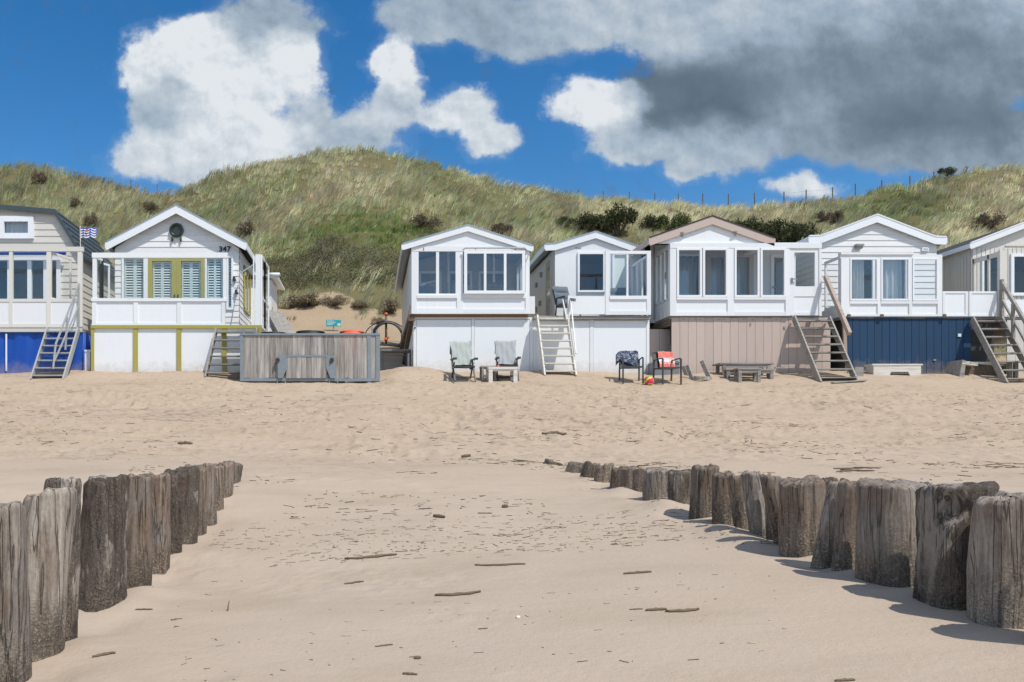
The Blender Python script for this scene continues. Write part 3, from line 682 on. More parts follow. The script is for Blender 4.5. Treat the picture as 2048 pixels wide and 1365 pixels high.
# ------------------------------------------------------------------ groyne posts
def postmat(name, kind):
    m, nt, b = newmat(name)
    oi = nd(nt, 'ShaderNodeObjectInfo')
    tc = nd(nt, 'ShaderNodeTexCoord'); sc = nd(nt, 'ShaderNodeVectorMath', operation='SCALE'); sc.inputs[0].default_value = (31, 17, 43); lk(nt, oi.outputs['Random'], sc.inputs['Scale'])
    ad = nd(nt, 'ShaderNodeVectorMath', operation='ADD'); lk(nt, tc.outputs['Object'], ad.inputs[0]); lk(nt, sc.outputs[0], ad.inputs[1])
    def mp(s):
        q = nd(nt, 'ShaderNodeMapping'); q.inputs['Scale'].default_value = s; lk(nt, ad.outputs[0], q.inputs[0]); return q.outputs[0]
    streak = noise(nt, mp((24, 24, 1.7)), 1.4, 7, .68, .4)
    patch = noise(nt, mp((5, 5, 2.2)), 1.0, 5, .6)
    fine = noise(nt, mp((1, 1, .5)), 60, 5, .7)
    c = ramp(nt, streak, {'grey': [(.28, (.05, .04, .032)), (.42, (.19, .158, .13)), (.56, (.33, .29, .25)), (.75, (.50, .46, .41))],
                          'brown': [(.28, (.045, .032, .023)), (.44, (.135, .098, .072)), (.6, (.25, .195, .15)), (.78, (.42, .355, .295))],
                          'bark': [(.28, (.09, .066, .05)), (.44, (.22, .165, .13)), (.6, (.34, .275, .225)), (.8, (.48, .41, .35))]}[kind])
    tint = {'grey': (.16, .15, .15), 'brown': (.22, .20, .185), 'bark': (.24, .215, .20)}[kind]
    c = mixc(nt, math_(nt, 'MULTIPLY', ramp(nt, patch, [(.46, (0, 0, 0)), (.66, (1, 1, 1))]), .65), c, tint)
    p2 = noise(nt, mp((3.5, 3.5, 3)), 1.0, 4, .6)
    c = mixc(nt, math_(nt, 'MULTIPLY', ramp(nt, p2, [(.50, (0, 0, 0)), (.68, (1, 1, 1))]), .55), c, {'grey': (.20, .135, .095), 'brown': (.13, .06, .032), 'bark': (.11, .06, .04)}[kind])
    h = math_(nt, 'MULTIPLY', streak, 1.0)
    if kind == 'bark':
        va = noise(nt, mp((30, 30, 13)), 1.0, 5, .62, .6); vb = noise(nt, mp((58, 58, 34)), 1.0, 4, .6, .5)
        ra = math_(nt, 'MULTIPLY', math_(nt, 'ABSOLUTE', math_(nt, 'SUBTRACT', va, .5)), 7.0, clamp=True); rb = math_(nt, 'MULTIPLY_ADD', math_(nt, 'ABSOLUTE', math_(nt, 'SUBTRACT', vb, .5)), 7.0, .25, clamp=True)
        ck = math_(nt, 'MULTIPLY', math_(nt, 'POWER', ra, .6), rb)
        bare = ramp(nt, noise(nt, mp((4, 4, 1.6)), 1.0, 4, .6), [(.54, (0, 0, 0)), (.60, (1, 1, 1))]); ck = math_(nt, 'MAXIMUM', ck, bare)
        c = mixc(nt, math_(nt, 'MULTIPLY', bare, .6), c, (.36, .33, .29))
        c = mixc(nt, math_(nt, 'MULTIPLY', math_(nt, 'SUBTRACT', 1, ck), .50), c, (.075, .055, .042))
        h = math_(nt, 'ADD', h, math_(nt, 'MULTIPLY', ck, 1.6))
    # splits along the grain
    cr = noise(nt, mp((13, 13, .55)), 1.3, 3, .5, .2)
    cm = ramp(nt, math_(nt, 'ABSOLUTE', math_(nt, 'SUBTRACT', cr, .5)), [(0, (1, 1, 1)), (.018, (0, 0, 0))])
    c = mixc(nt, math_(nt, 'MULTIPLY', cm, .75), c, (.02, .016, .013)); h = math_(nt, 'SUBTRACT', h, math_(nt, 'MULTIPLY', cm, .8))
    # barnacles and crusted sand low on the post (an irregular tide stain)
    sp = nd(nt, 'ShaderNodeSeparateXYZ'); lk(nt, tc.outputs['Object'], sp.inputs[0])
    lo = nd(nt, 'ShaderNodeMapRange'); lk(nt, math_(nt, 'ADD', sp.outputs[2], math_(nt, 'MULTIPLY_ADD', patch, .5, -.25)), lo.inputs[0]); lo.inputs[1].default_value = .34; lo.inputs[2].default_value = .06
    wet = math_(nt, 'MULTIPLY', ramp(nt, noise(nt, mp((4.5, 4.5, 2.4)), 1.0, 5, .65), [(.46, (0, 0, 0)), (.58, (1, 1, 1))]), lo.outputs[0])
    c = mixc(nt, math_(nt, 'MULTIPLY', wet, .8), c, (.038, .030, .024))     # algae-dark tide patches
    bn = noise(nt, mp((1, 1, 1)), 75, 4, .6)
    bm = math_(nt, 'MULTIPLY', ramp(nt, bn, [(.46, (0, 0, 0)), (.56, (1, 1, 1))]), lo.outputs[0])
    c = mixc(nt, math_(nt, 'MULTIPLY', math_(nt, 'MULTIPLY', bm, math_(nt, 'MULTIPLY_ADD', wet, -.7, 1.0)), .85), c, (.40, .34, .27)); h = math_(nt, 'ADD', h, math_(nt, 'MULTIPLY', bm, .7))
    c = mixc(nt, .25, c, ramp(nt, fine, [(.3, (.03, .025, .02)), (.7, (.36, .33, .3))]))
    hs = nd(nt, 'ShaderNodeHueSaturation'); lk(nt, c, hs.inputs['Color']); hs.inputs['Saturation'].default_value = 1.15
    lk(nt, math_(nt, 'MULTIPLY_ADD', oi.outputs['Random'], .40, .90), hs.inputs['Value'])
    lk(nt, hs.outputs[0], b.inputs['Base Color']); b.inputs['Roughness'].default_value = .85; b.inputs['Specular IOR Level'].default_value = .25
    bump(nt, b, math_(nt, 'ADD', h, math_(nt, 'MULTIPLY', fine, .5)), 1.0, .010)
    return m
for k in ('grey', 'brown', 'bark'): M['post_' + k] = postmat('groyne_wood_' + k, k)
def groyne_post(px, w, ptop, Yc, xc, kind, lean, tilt, seed, label, cat_group, broken=0.0, plane=None, knot=False, zb=None):
    """one driven timber pile; lean (x,y) over its height, tilt = slope of its cut top"""
    r = np.random.default_rng(seed)
    lean = (lean[0] + r.normal(0, .035), lean[1] + r.normal(0, .03))
    R = 1.06 * w * Yc / F / 2; zt = Z(ptop, Yc); z0 = gzf(xc, Yc) if zb is None else zb
    n = 56; zs0 = z0 - .45; H = zt - z0
    q = np.concatenate([np.linspace(0, .9, 34), np.linspace(.915, 1.0, 14)])
    th = np.linspace(0, 2 * math.pi, n, endpoint=False)
    ca = np.cos(th); sa = np.sin(th)
    ph = r.uniform(0, 50)
    prof = 1 + .15 * vnoise(ca * .9 + ph, sa * .9, seed) + .022 * vnoise(ca * 3 + ph, sa * 3, seed + 1)
    # long splits
    for k in range(r.integers(2, 5)):
        a0 = r.uniform(0, 2 * math.pi); dd = np.abs((th - a0 + math.pi) % (2 * math.pi) - math.pi)
        prof = prof - r.uniform(.03, .12) * np.exp(-(dd / r.uniform(.03, .07)) ** 2)
    if plane is not None:   # a flat cleft face: direction angle, depth
        a0, dp = plane; cc = np.cos(th - a0); prof = np.minimum(prof, np.where(cc > .2, dp / np.maximum(cc, .2), 9))
    tilt = (tilt[0] + r.normal(0, .05), tilt[1] + r.normal(0, .07))
    topn = .016 * vnoise(ca * 2 + ph, sa * 2 + 3, seed + 5) + .008 * vnoise(ca * 7 + ph, sa * 7, seed + 15) + .012 * r.normal() + broken * H * (vnoise(ca * 1.3 + ph, sa * 1.3, seed + 6) - .3 + .4 * vnoise(ca * 4, sa * 4 + ph, seed + 7))
    rows = []
    for qi in q:
        z = zs0 + (zt - zs0) * qi
        rr = R * prof * (1.03 - .05 * qi) * (1 + .07 * vnoise(ca * 1.2 + ph, z * 2.6 + sa * 1.2, seed + 22) + .03 * vnoise(ca * 2.5 + ph, z * 4 + sa * 2.5, seed + 2) + .022 * vnoise(ca * 9 + ph, z * 6 + sa * 9, seed + 3))
        if kind == 'bark': rr = rr * (1 + .035 * vnoise(ca * 7 + ph, z * 14 + sa * 7, seed + 4) + .02 * vnoise(ca * 16, z * 30 + sa * 16 + ph, seed + 8))
        e = max(0, (qi - .975) / .025); rr = rr * (1 - .085 * e ** 2.2)
        f = np.clip((z - z0) / H, -1, 1)
        dz = (topn + tilt[0] * ca * R + tilt[1] * sa * R) * np.clip((qi - .5) / .5, 0, 1) ** 1.5
        x = xc + rr * ca + lean[0] * H * (f - .5); y = Yc + rr * sa + lean[1] * H * (f - .5)
        if knot:
            dk = np.exp(-((((th - knot[0] + math.pi) % (2 * math.pi) - math.pi) * R / .065) ** 2 + ((z - (zt - knot[1])) / .075) ** 2) ** 2)
            x = x - ca * .045 * dk; y = y - sa * .045 * dk
        rows.append(np.stack([x, y, z + dz + 0 * x], -1))
    # top surface closing to the middle, slightly hollow
    for k, fct in enumerate((.72, .4, .12)):
        c0 = rows[len(q) - 1]; ctr = c0.mean(0)
        rows.append(ctr + (c0 - ctr) * fct + np.stack([0 * ca, 0 * ca, .006 + .010 * vnoise(ca * 3 * fct + ph, sa * 3 * fct, seed + 9)], -1))
    V = np.concatenate(rows); m_ = len(rows)
    i = np.arange(m_ - 1)[:, None] * n + np.arange(n)[None, :]; j = np.arange(m_ - 1)[:, None] * n + (np.arange(n)[None, :] + 1) % n
    Fc = np.stack([i, j, j + n, i + n], -1).reshape(-1, 4)
    V = V - np.array([xc, Yc, z0])
    o = bigmesh('groyne_post', V, Fc, M['post_' + kind], smooth=True)
    o.location = (xc, Yc, z0)
    tag(o, label, 'groyne post', cat_group); return o
GL, GR = 'weathered timber posts of the left groyne', 'weathered timber posts of the right groyne'
ORD = ['nearest', 'second', 'third', 'fourth', 'fifth', 'sixth', 'seventh', 'eighth', 'ninth', 'tenth', 'eleventh', 'twelfth', 'thirteenth', 'fourteenth', 'fifteenth', 'sixteenth',
       'seventeenth', 'eighteenth', 'nineteenth', 'twentieth', 'twenty-first', 'twenty-second', 'twenty-third']
#    right edge px, width px, top py, set-back in x, kind, lean, tilt, extra words
LP = [(16, 84, 1004, -.06, 'bark', (0, .02), (0, 0), 'bark clad, partly outside the picture edge'),
      (62, 84, 1001, -.02, 'grey', (.03, .0), (.05, 0), 'pale and split with smooth wood'),
      (130, 96, 986, 0, 'grey', (.05, 0), (.03, .02), 'thick, pale and worn with a dark wet foot'),
      (162, 70, 972, -.02, 'bark', (.02, 0), (.02, 0), 'narrow with ragged bark'),
      (252, 92, 958, 0, 'bark', (.02, 0), (.06, 0), 'thick and covered in cracked bark'),
      (272, 60, 956, -.12, 'grey', (0, 0), (-.1, .05), 'grey and mostly hidden'),
      (308, 56, 953, -.02, 'brown', (-.03, 0), (-.15, 0), 'split and rusty brown low down'),
      (343, 58, 947, -.01, 'brown', (.02, 0), (.05, 0), 'dark and gnarled'),
      (372, 48, 944, -.02, 'bark', (0, 0), (0, .1), 'brown with rough bark'),
      (395, 48, 938, 0, 'bark', (.01, 0), (.1, 0), 'bark clad with pale sanded side'),
      (412, 44, 935, 0, 'brown', (.02, 0), (.05, 0), 'narrow, upright and brown'),
      (429, 42, 932, 0, 'brown', (-.02, 0), (0, 0), 'dark and narrow'),
      (447, 44, 928, 0, 'brown', (.05, 0), (.1, 0), 'dark with a rounded top'),
      (464, 40, 925, 0, 'brown', (.05, 0), (.1, 0), 'dark and leaning right'),
      (483, 36, 922, .0, 'brown', (.16, 0), (-.2, 0), 'blackish and leaning right, last of the row')]
for i, (pr, w, pt, sb, kd, ln, tl, words) in enumerate(LP):
    # right flank stands at x = -1.60
    Yc = 1.60 * F / (CX - pr); xc = -1.60 + sb - w * Yc / F / 2
    groyne_post(pr - w / 2, w, pt, Yc, xc, kd, ln, tl, 100 + i, f'{ORD[i]} left groyne post from near end, {words}', GL, zb=gzf(-1.6, Yc) - .02, broken=.05 if kd == 'brown' else 0)
#    centre px, width px, top py, kind, lean (x,y), tilt, plane, extra words
RP = [(2154, 126, 1010, 0, 'grey', (0, 0), (0, 0), None, 'out of frame'),
      (2016, 118, 991, 0, 'grey', (0, 0), (.03, 0), None, 'grey, cut off by the right picture edge'),
      (1908, 120, 978, 0, 'bark', (.02, 0), (.08, 0), None, 'bark covered with a hollow knot near its top'),
      (1783, 127, 964, 0, 'grey', (0, 0), (.02, 0), None, 'widest of the row, smooth pale grey'),
      (1703, 44, 967, -.02, 'brown', (.10, 0), (0, 0), None, 'narrow, brown, leaning against the widest'),
      (1671, 42, 966, -.03, 'grey', (.12, 0), (0, 0), None, 'narrow, pale edged and leaning right'),
      (1606, 74, 959, 0, 'brown', (.02, 0), (.03, 0), (3.6, .9), 'broad and brown with a knotted face'),
      (1561, 27, 960, -.05, 'brown', (-.22, 0), (0, 0), None, 'dark and narrow, leaning left'),
      (1541, 34, 954, .04, 'grey', (-.06, 0), (0, 0), None, 'slender and pale grey'),
      (1511, 36, 951, 0, 'grey', (-.10, 0), (.05, 0), None, 'slim with a dark knot hole, leaning left'),
      (1480, 34, 950, 0, 'brown', (-.16, 0), (-.05, 0), None, 'dark and leaning left beside a black gap'),
      (1447, 38, 945, 0, 'brown', (0, 0), (.1, 0), None, 'reddish brown with peeling face'),
      (1408, 46, 942, 0, 'brown', (.02, 0), (0, 0), None, 'two-tone with a pale ridge'),
      (1362, 47, 941, 0, 'bark', (0, 0), (0, 0), None, 'crusted with barnacles low down'),
      (1315, 50, 940, 0, 'grey', (0, 0), (0, 0), None, 'smooth grey with one dark split'),
      (1281, 27, 938, 0, 'brown', (0, 0), (-.1, 0), None, 'narrow and streaked'),
      (1258, 30, 936, 0, 'brown', (.05, 0), (.2, .1), None, 'short with a humped top'),
      (1236, 27, 938, 0, 'brown', (.12, 0), (.1, 0), None, 'short, striped and leaning right'),
      (1208, 34, 931, 0, 'brown', (.10, 0), (.2, 0), None, 'stubby with a broken top'),
      (1181, 32, 927, 0, 'brown', (.20, 0), (-.2, 0), None, 'splintered stub'),
      (1152, 34, 929, 0, 'brown', (.45, .1), (-.2, 0), (3.4, .7), 'toppled stub leaning hard right'),
      (1112, 46, 927, 0, 'brown', (.3, .1), (-.3, 0), None, 'almost buried, last of the row')]
for i, (pc, w, pt, sb, kd, ln, tl, pn, words) in enumerate(RP):
    Yc = XR * F / (pc - CX); xc = XR + sb
    lab = f'{ORD[i - 1]} right groyne post from near end, {words}' if i else 'thick grey groyne post standing just outside the right picture edge'
    groyne_post(pc, w, pt, Yc, xc, kd, ln, tl, 300 + i, lab, GR, broken=.10 if i > 16 else (.03 if kd == 'brown' else 0), plane=pn,
                knot=(3.95, .10) if i == 2 else False, zb=gzf(xc - .1, Yc) - .02)
for i, (pc, w, pt, Yc, words) in enumerate([(1655, 40, 962, 5.9, 'dark post top showing behind the broad brown post of the right groyne'),
                                            (1846, 30, 968, 4.75, 'slim grey post showing behind the right flank of the widest groyne post')]):
    groyne_post(pc, w, pt, Yc, X(pc, Yc), 'brown' if i == 0 else 'grey', (0, 0), (0, 0), 350 + i, words, GR)

# ------------------------------------------------------------------ debris on the sand
def straws():
    r = np.random.default_rng(21)
    def patch(n, y0, y1, u0, u1, thr, L, w):
        y = r.uniform(y0, y1, n * 6); u = r.uniform(u0, u1, n * 6); x = u * y
        k = fbm(x * .5, y * .7, 201, 3) > thr; x, y = x[k][:n], y[k][:n]
        return x, y, L[0] + (L[1] - L[0]) * r.uniform(0, 1, len(x)) ** 2.2, np.full(len(x), w) * r.uniform(.5, 1.3, len(x))
    P = [patch(620, 5.9, 8.0, -.2, .5, .10, (.01, .11), .0032), patch(300, 6.4, 7.4, -.12, .45, .0, (.01, .08), .0028), patch(120, 3.5, 5.6, -.3, .55, .1, (.008, .06), .0024), patch(420, 8, 12.5, -.3, .5, .08, (.02, .15), .0052),
         patch(800, 12.5, 21.5, -.55, .9, -.2, (.03, .22), .008), patch(450, 12.5, 17, .1, .9, .05, (.04, .28), .007), patch(160, 8, 13, .3, .9, .0, (.04, .2), .007)]
    x, y, L, w = (np.concatenate(a) for a in zip(*P)); n = len(x)
    a = r.normal(0, .38, n); a = np.where(r.uniform(0, 1, n) < .12, r.uniform(0, 3.1, n), a)
    d = np.stack([np.cos(a), np.sin(a)], -1); hf = (L / 2)[:, None]
    A = np.stack([x, y], -1) - d * hf; B = np.stack([x, y], -1) + d * hf
    za = gfull(A[:, 0], A[:, 1]) + w * r.uniform(.2, 1.2, n); zb = gfull(B[:, 0], B[:, 1]) + w * r.uniform(.2, 1.2, n)
    s_ = np.stack([-d[:, 1], d[:, 0]], -1) * (w / 2)[:, None]
    V = []
    for (Q, zz) in ((A, za), (B, zb)):
        for (sg, dz) in ((-1, -.5), (1, -.5), (0, .7)):
            V.append(np.concatenate([Q + s_ * sg, (zz + dz * w)[:, None]], -1))
    V = np.stack(V, 1).reshape(-1, 3)
    b = np.arange(n)[:, None] * 6
    Fc = np.concatenate([b + np.array([[0, 1, 4]]), b + np.array([[0, 4, 3]]), b + np.array([[1, 2, 5]]), b + np.array([[1, 5, 4]]), b + np.array([[2, 0, 3]]), b + np.array([[2, 3, 5]]),
                         b + np.array([[0, 2, 1]]), b + np.array([[3, 4, 5]])], 0)
    t = r.uniform(0, 1, (n, 1)); c = np.where(t < .45, np.array([[.085, .062, .042]]), np.where(t < .8, np.array([[.20, .15, .10]]), np.array([[.42, .34, .21]]))) * r.uniform(.7, 1.3, (n, 1))
    m = leafmat('beach_straw', .0)
    o = bigmesh('beach_debris', V, Fc, m, col={'tint': np.repeat(c, 6, 0)}); o['kind'] = 'stuff'
    o['label'] = 'scattered reed straws and plant litter lying on the sand'; o['category'] = 'litter'
straws()
def twig(px, py, len_px, ang, r_px, label, curve=.0, name='twig', cat='twig', dz=0.0):
    x, y = at_ground(px, py); L = len_px * y / F; r = r_px * y / F
    pts = []
    for k in range(9):
        s_ = (k / 8 - .5); c_, d_ = math.cos(ang), math.sin(ang)
        q = curve * L * (4 * s_ * s_ - .3) + .02 * L * math.sin(k * 2.1 + px)
        xx = x + L * s_ * c_ - q * d_; yy = y + L * s_ * d_ + q * c_
        pts.append((xx, yy, gff(xx, yy) + r * .7 + dz))
    s = MB(); rs = [r * (.45 + .55 * math.sin(math.pi * (k + .8) / 9.6)) * (1 + .2 * math.sin(k * 3.7 + px)) for k in range(9)]
    s.tube(pts, rs, 7)
    o = s.build(name, 'twig', None, True, org=Vector((x, y, gff(x, y)))); return tag(o, label, cat, 'twigs and driftwood on the sand')
twig(742, 1116, 105, .12, 3.0, 'long thin dark stick lying left of centre on the smooth sand', .04)
twig(916, 1190, 92, 0, 3.6, 'curved dark twig lying alone in the middle of the smooth sand', .12)
twig(1312, 1221, 42, 0, 3.4, 'short thick dark twig touching a curved one on the right of the smooth sand')
twig(1366, 1223, 66, 0, 3.6, 'curved dark twig right of a short thick one on the smooth sand', .10)
twig(1272, 1219, 26, 0, 1.6, 'thin grey twig tip left of the short thick twig')
twig(1000, 1133, 100, -.2, 2.4, 'bent brown stick in the litter line, middle of the sand', .03)
twig(1275, 1149, 56, 0, 2.8, 'straight brown stick with pale top in the litter line at the right')
twig(878, 1036, 26, -.6, 4.0, 'short chunky wood chip upper middle of the smooth sand')
twig(1010, 1016, 12, 0, 4.0, 'small dark bark chip high on the smooth sand')
twig(708, 1165, 40, .25, 2.2, 'straw coloured reed stem left of the curved twig')
twig(768, 1290, 36, .25, 2.0, 'thin twig low on the left of the smooth sand')
twig(208, 1313, 44, .35, 3.4, 'pointed dark twig beside the near posts of the left groyne')
twig(288, 1222, 34, .05, 2.0, 'thin twig beside the bark clad post of the left groyne')
twig(835, 1316, 14, 0, 4.0, 'small dark bark chip near the bottom of the picture, left of centre')
twig(820, 1350, 30, -.3, 3.0, 'dark splintered chip at the bottom of the picture')
twig(1690, 1362, 40, 0, 3.4, 'dark twig at the bottom edge of the picture on the right')
twig(1108, 868, 50, .1, 3.0, 'dark stick lying on the churned sand, centre')
twig(932, 915, 18, 0, 3.5, 'dark wood fragment on the sand above the right groyne tip')
twig(370, 892, 30, 0, 3.0, 'dark wood fragment on the churned sand above the left groyne')
for i, (px, py, L, a) in enumerate([(1700, 938, 70, .15), (1715, 944, 60, -.35), (1690, 947, 46, .4), (1735, 941, 50, -.1)]):
    twig(px, py, L, a, 1.8, ['long stick in the heap of sticks behind the right groyne', 'slanting stick in the heap of sticks behind the right groyne',
         'short stick at the left of the heap behind the right groyne', 'stick at the right of the heap behind the right groyne'][i], .05, dz=.01 * i)
x, y = at_ground(455, 1222)
s = MB(); s.tube([(x, y, gff(x, y) - .02), (x + .004, y, gff(x, y) + .03), (x + .01, y + .005, gff(x, y) + .062)], [.005, .004, .003], 6)
tag(s.build('twig', 'twig', None, True, org=Vector((x, y, gff(x, y)))), 'tiny twig standing upright in the sand left of centre', 'twig', 'twigs and driftwood on the sand')
def pebble(px, py, w_px, h_px, mat, label, name):
    x, y = at_ground(px, py); a = w_px * y / F / 2; h = h_px * y / F / 2; s = MB(); P = []
    for i in range(9):
        t = math.pi * i / 8; row = []
        for k in range(14):
            p = 2 * math.pi * k / 14; q = 1 + .12 * math.sin(2 * p + i) + .08 * math.cos(3 * p)
            row.append((x + a * math.sin(t) * math.cos(p) * q, y + a * .8 * math.sin(t) * math.sin(p) * q, gff(x, y) + h * .5 + h * math.cos(t)))
        row.append(row[0]); P.append(row)
    s.grid(P); return tag(s.build(name, mat, None, True, org=Vector((x, y, gff(x, y)))), label, name)
pebble(1820, 1164, 30, 13, 'stone', 'smooth dark stone lying at the foot of the widest groyne post', 'stone')
pebble(1036, 1235, 9, 6, 'shell', 'small bleached white shell on the smooth sand in the middle', 'shell')
# ------------------------------------------------------------------ building helpers
def fr(s, a, b, c, d, Y, d0=0.0, d1=.06):
    """box measured in the plane Y: columns a..b, rows c..d, from Y+d0 to Y+d1"""
    return s.box(X(a, Y), X(b, Y), Y + d0, Y + d1, Z(d, Y), Z(c, Y))
def window(parent, a, b, c, d, Y, fw=5, mull=(), trans=(), mat='white_clean', glass='glass', th=.07, name='window', mw=4, fb=None):
    """framed window, outer size a..b x c..d; all its panes are one child"""
    fb = fb or fw
    s = MB()
    fr(s, a, a + fw, c, d, Y, -th / 2, th / 2); fr(s, b - fw, b, c, d, Y, -th / 2, th / 2)
    fr(s, a + fw, b - fw, c, c + fw, Y, -th / 2 + .002, th / 2 - .002); fr(s, a + fw, b - fw, d - fb, d, Y, -th / 2 + .002, th / 2 - .002)
    for m in mull: fr(s, m - mw / 2, m + mw / 2, c + fw, d - fb, Y, -th / 2 + .004, th / 2 - .004)
    for t in trans: fr(s, a + fw, b - fw, t - mw / 2, t + mw / 2, Y, -th / 2 + .006, th / 2 - .006)
    w = s.build(name, mat, parent)
    g = MB(); g.box(X(a + fw * .6, Y), X(b - fw * .6, Y), Y - .004, Y + .004, Z(d - fb * .6, Y), Z(c + fw * .6, Y)); g.build('glass_pane', glass, w)
    return w
def planks(s, a, b, c, d, Y, n, gap=.6, d0=0, d1=.025, wob=0):
    """upright boards side by side"""
    w = (b - a) / n
    for i in range(n):
        o = random.uniform(-wob, wob)
        fr(s, a + i * w + gap / 2, a + (i + 1) * w - gap / 2, c + (random.uniform(-.8, .8) if wob else 0), d, Y, d0 + o, d1)
def bands(z0, z1, zs):
    q = sorted(set([z0, z1] + [z for z in zs if z0 < z < z1])); return list(zip(q, q[1:]))
def wall(s, mp, prof, z0, z1, holes=(), pitch=0, lap=.02, vert=0):
    """wall sheet in (a,z): prof(z)->(a0,a1); holes (a0,a1,z0,z1); pitch = lapped weatherboards, vert = upright boards; mp(a,z,d) -> point"""
    zs = [h[2] for h in holes] + [h[3] for h in holes] + getattr(prof, 'kinks', [])
    brd = []
    if pitch:
        k = 0
        while z0 + k * pitch < z1: brd.append(z0 + k * pitch); k += 1
        zs += brd
    for (a, b) in bands(z0, z1, zs):
        m = (a + b) / 2; L0, R0 = prof(a + 1e-6); L1, R1 = prof(b - 1e-6)
        iv = [(L0, L1, R0, R1)]
        for h in holes:
            if h[2] - 1e-6 <= a and b <= h[3] + 1e-6:
                nv = []
                for (l0, l1, r0, r1) in iv:
                    if h[0] > max(l0, l1): nv.append((l0, l1, min(r0, h[0]), min(r1, h[0])))
                    if h[1] < min(r0, r1): nv.append((max(l0, h[1]), max(l1, h[1]), r0, r1))
                    if not (h[0] > max(l0, l1)) and not (h[1] < min(r0, r1)): pass
                iv = nv
        for (l0, l1, r0, r1) in iv:
            if r0 - l0 < 1e-4 and r1 - l1 < 1e-4: continue
            if pitch:
                base = max([z for z in brd if z <= a + 1e-6] or [z0])
                da = lap * (1 - (a - base) / pitch * .9); db = lap * (1 - (b - base) / pitch * .9)
                s.quad(mp(l0, a, da), mp(r0, a, da), mp(r1, b, db), mp(l1, b, db))
                if abs(a - base) < 1e-6: s.quad(mp(l0, a, 0), mp(r0, a, 0), mp(r0, a, da), mp(l0, a, da))
            else:
                s.quad(mp(l0, a, 0), mp(r0, a, 0), mp(r1, b, 0), mp(l1, b, 0))
            if vert:
                w = vert
                k0 = math.floor(min(l0, l1) / w)
                for k in range(int(k0), int(max(r0, r1) / w) + 1):
                    p = max(k * w + .008, min(l0, l1) if abs(l0 - l1) < 1e-4 else k * w + .008); q = min((k + 1) * w - .008, max(r0, r1))
                    lo = lambda z: l0 + (l1 - l0) * (z - a) / (b - a); hi = lambda z: r0 + (r1 - r0) * (z - a) / (b - a)
                    pa, qa = max(p, lo(a)), min(q, hi(a)); pb, qb = max(p, lo(b)), min(q, hi(b))
                    if qa - pa > .01 and qb - pb > -.001: s.quad(mp(pa, a, .016), mp(qa, a, .016), mp(max(qb, pb), b, .016), mp(pb, b, .016))
    return s
def frontmap(Y): return lambda a, z, d: (a, Y - d, z)
def leftmap(Xw): return lambda a, z, d: (Xw - d, a, z)
def rightmap(Xw): return lambda a, z, d: (Xw + d, a, z)
def rect(a, b): return lambda z: (a, b)
def gable(xl, xr, ze, xp, zp):
    def f(z):
        if z <= ze: return (xl, xr)
        k = min(1, (z - ze) / (zp - ze)); return (xl + (xp - xl) * k, xr + (xp - xr) * k)
    f.kinks = [ze]; return f
def poly_prof(pts):
    """profile from left points and right points [(x,z)] rising"""
    L, R = pts
    f = lambda z: (float(np.interp(z, [p[1] for p in L], [p[0] for p in L])), float(np.interp(z, [p[1] for p in R], [p[0] for p in R])))
    f.kinks = [p[1] for p in L] + [p[1] for p in R]; return f
def hole(a, b, c, d, Y): return (X(a, Y), X(b, Y), Z(d, Y), Z(c, Y))
def roof(parent, pts, yf, yb, mat, fascia, fh, th=.06, ft=.035, edge=True, name='roof'):
    """slab over the outline pts (x,z); its barge board is a child"""
    s = MB()
    for i, ((x0, z0), (x1, z1)) in enumerate(zip(pts, pts[1:])):
        s.prism([(x0, z0 - th), (x1, z1 - th), (x1, z1), (x0, z0)], yf + ft, yb)
    r = s.build(name, mat, parent)
    b = MB()
    for i, ((x0, z0), (x1, z1)) in enumerate(zip(pts, pts[1:])):
        b.prism([(x0, z0 - fh), (x1, z1 - fh), (x1, z1 - .018), (x0, z0 - .018)], yf, yf + ft - .003)
    (xa, za), (xb, zb) = pts[0], pts[-1]
    b.box(xa - .03, xa, yf + .002, yb, za - fh * .8, za - .02); b.box(xb, xb + .03, yf + .002, yb, zb - fh * .8, zb - .02)
    b.build('barge_board', fascia, r)
    if edge:
        e = MB()
        for i, ((x0, z0), (x1, z1)) in enumerate(zip(pts, pts[1:])):
            e.prism([(x0, z0 - .018), (x1, z1 - .018), (x1, z1 + .022), (x0, z0 + .022)], yf - .012, yf + .05)
        e.build('roof_edge', 'zinc' if edge is True else edge, r)
    return r
def shell(parent, xl, xr, yf, yb, z0, ze, xp, zp, mat, holes=(), pitch=0, vert=0, side_holes_l=(), side_holes_r=(), side_mat=None, floor=True, inner=True):
    s = MB(); g = gable(xl, xr, ze, xp, zp)
    wall(s, frontmap(yf), g, z0, zp, holes, pitch, vert=vert)
    w = s.build('front_wall', mat, parent)
    s = MB(); wall(s, leftmap(xl), rect(yf, yb), z0, ze, side_holes_l, pitch, vert=vert); wall(s, rightmap(xr), rect(yf, yb), z0, ze, side_holes_r, pitch, vert=vert)
    wall(s, lambda a, z, d: (a, yb + d, z), g, z0, zp)
    s.build('side_wall', side_mat or mat, parent)
    if inner:
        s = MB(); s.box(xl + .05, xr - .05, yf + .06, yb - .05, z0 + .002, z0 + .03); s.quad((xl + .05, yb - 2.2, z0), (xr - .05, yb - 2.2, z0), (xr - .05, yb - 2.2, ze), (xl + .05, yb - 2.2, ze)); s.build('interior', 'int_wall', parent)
    return w
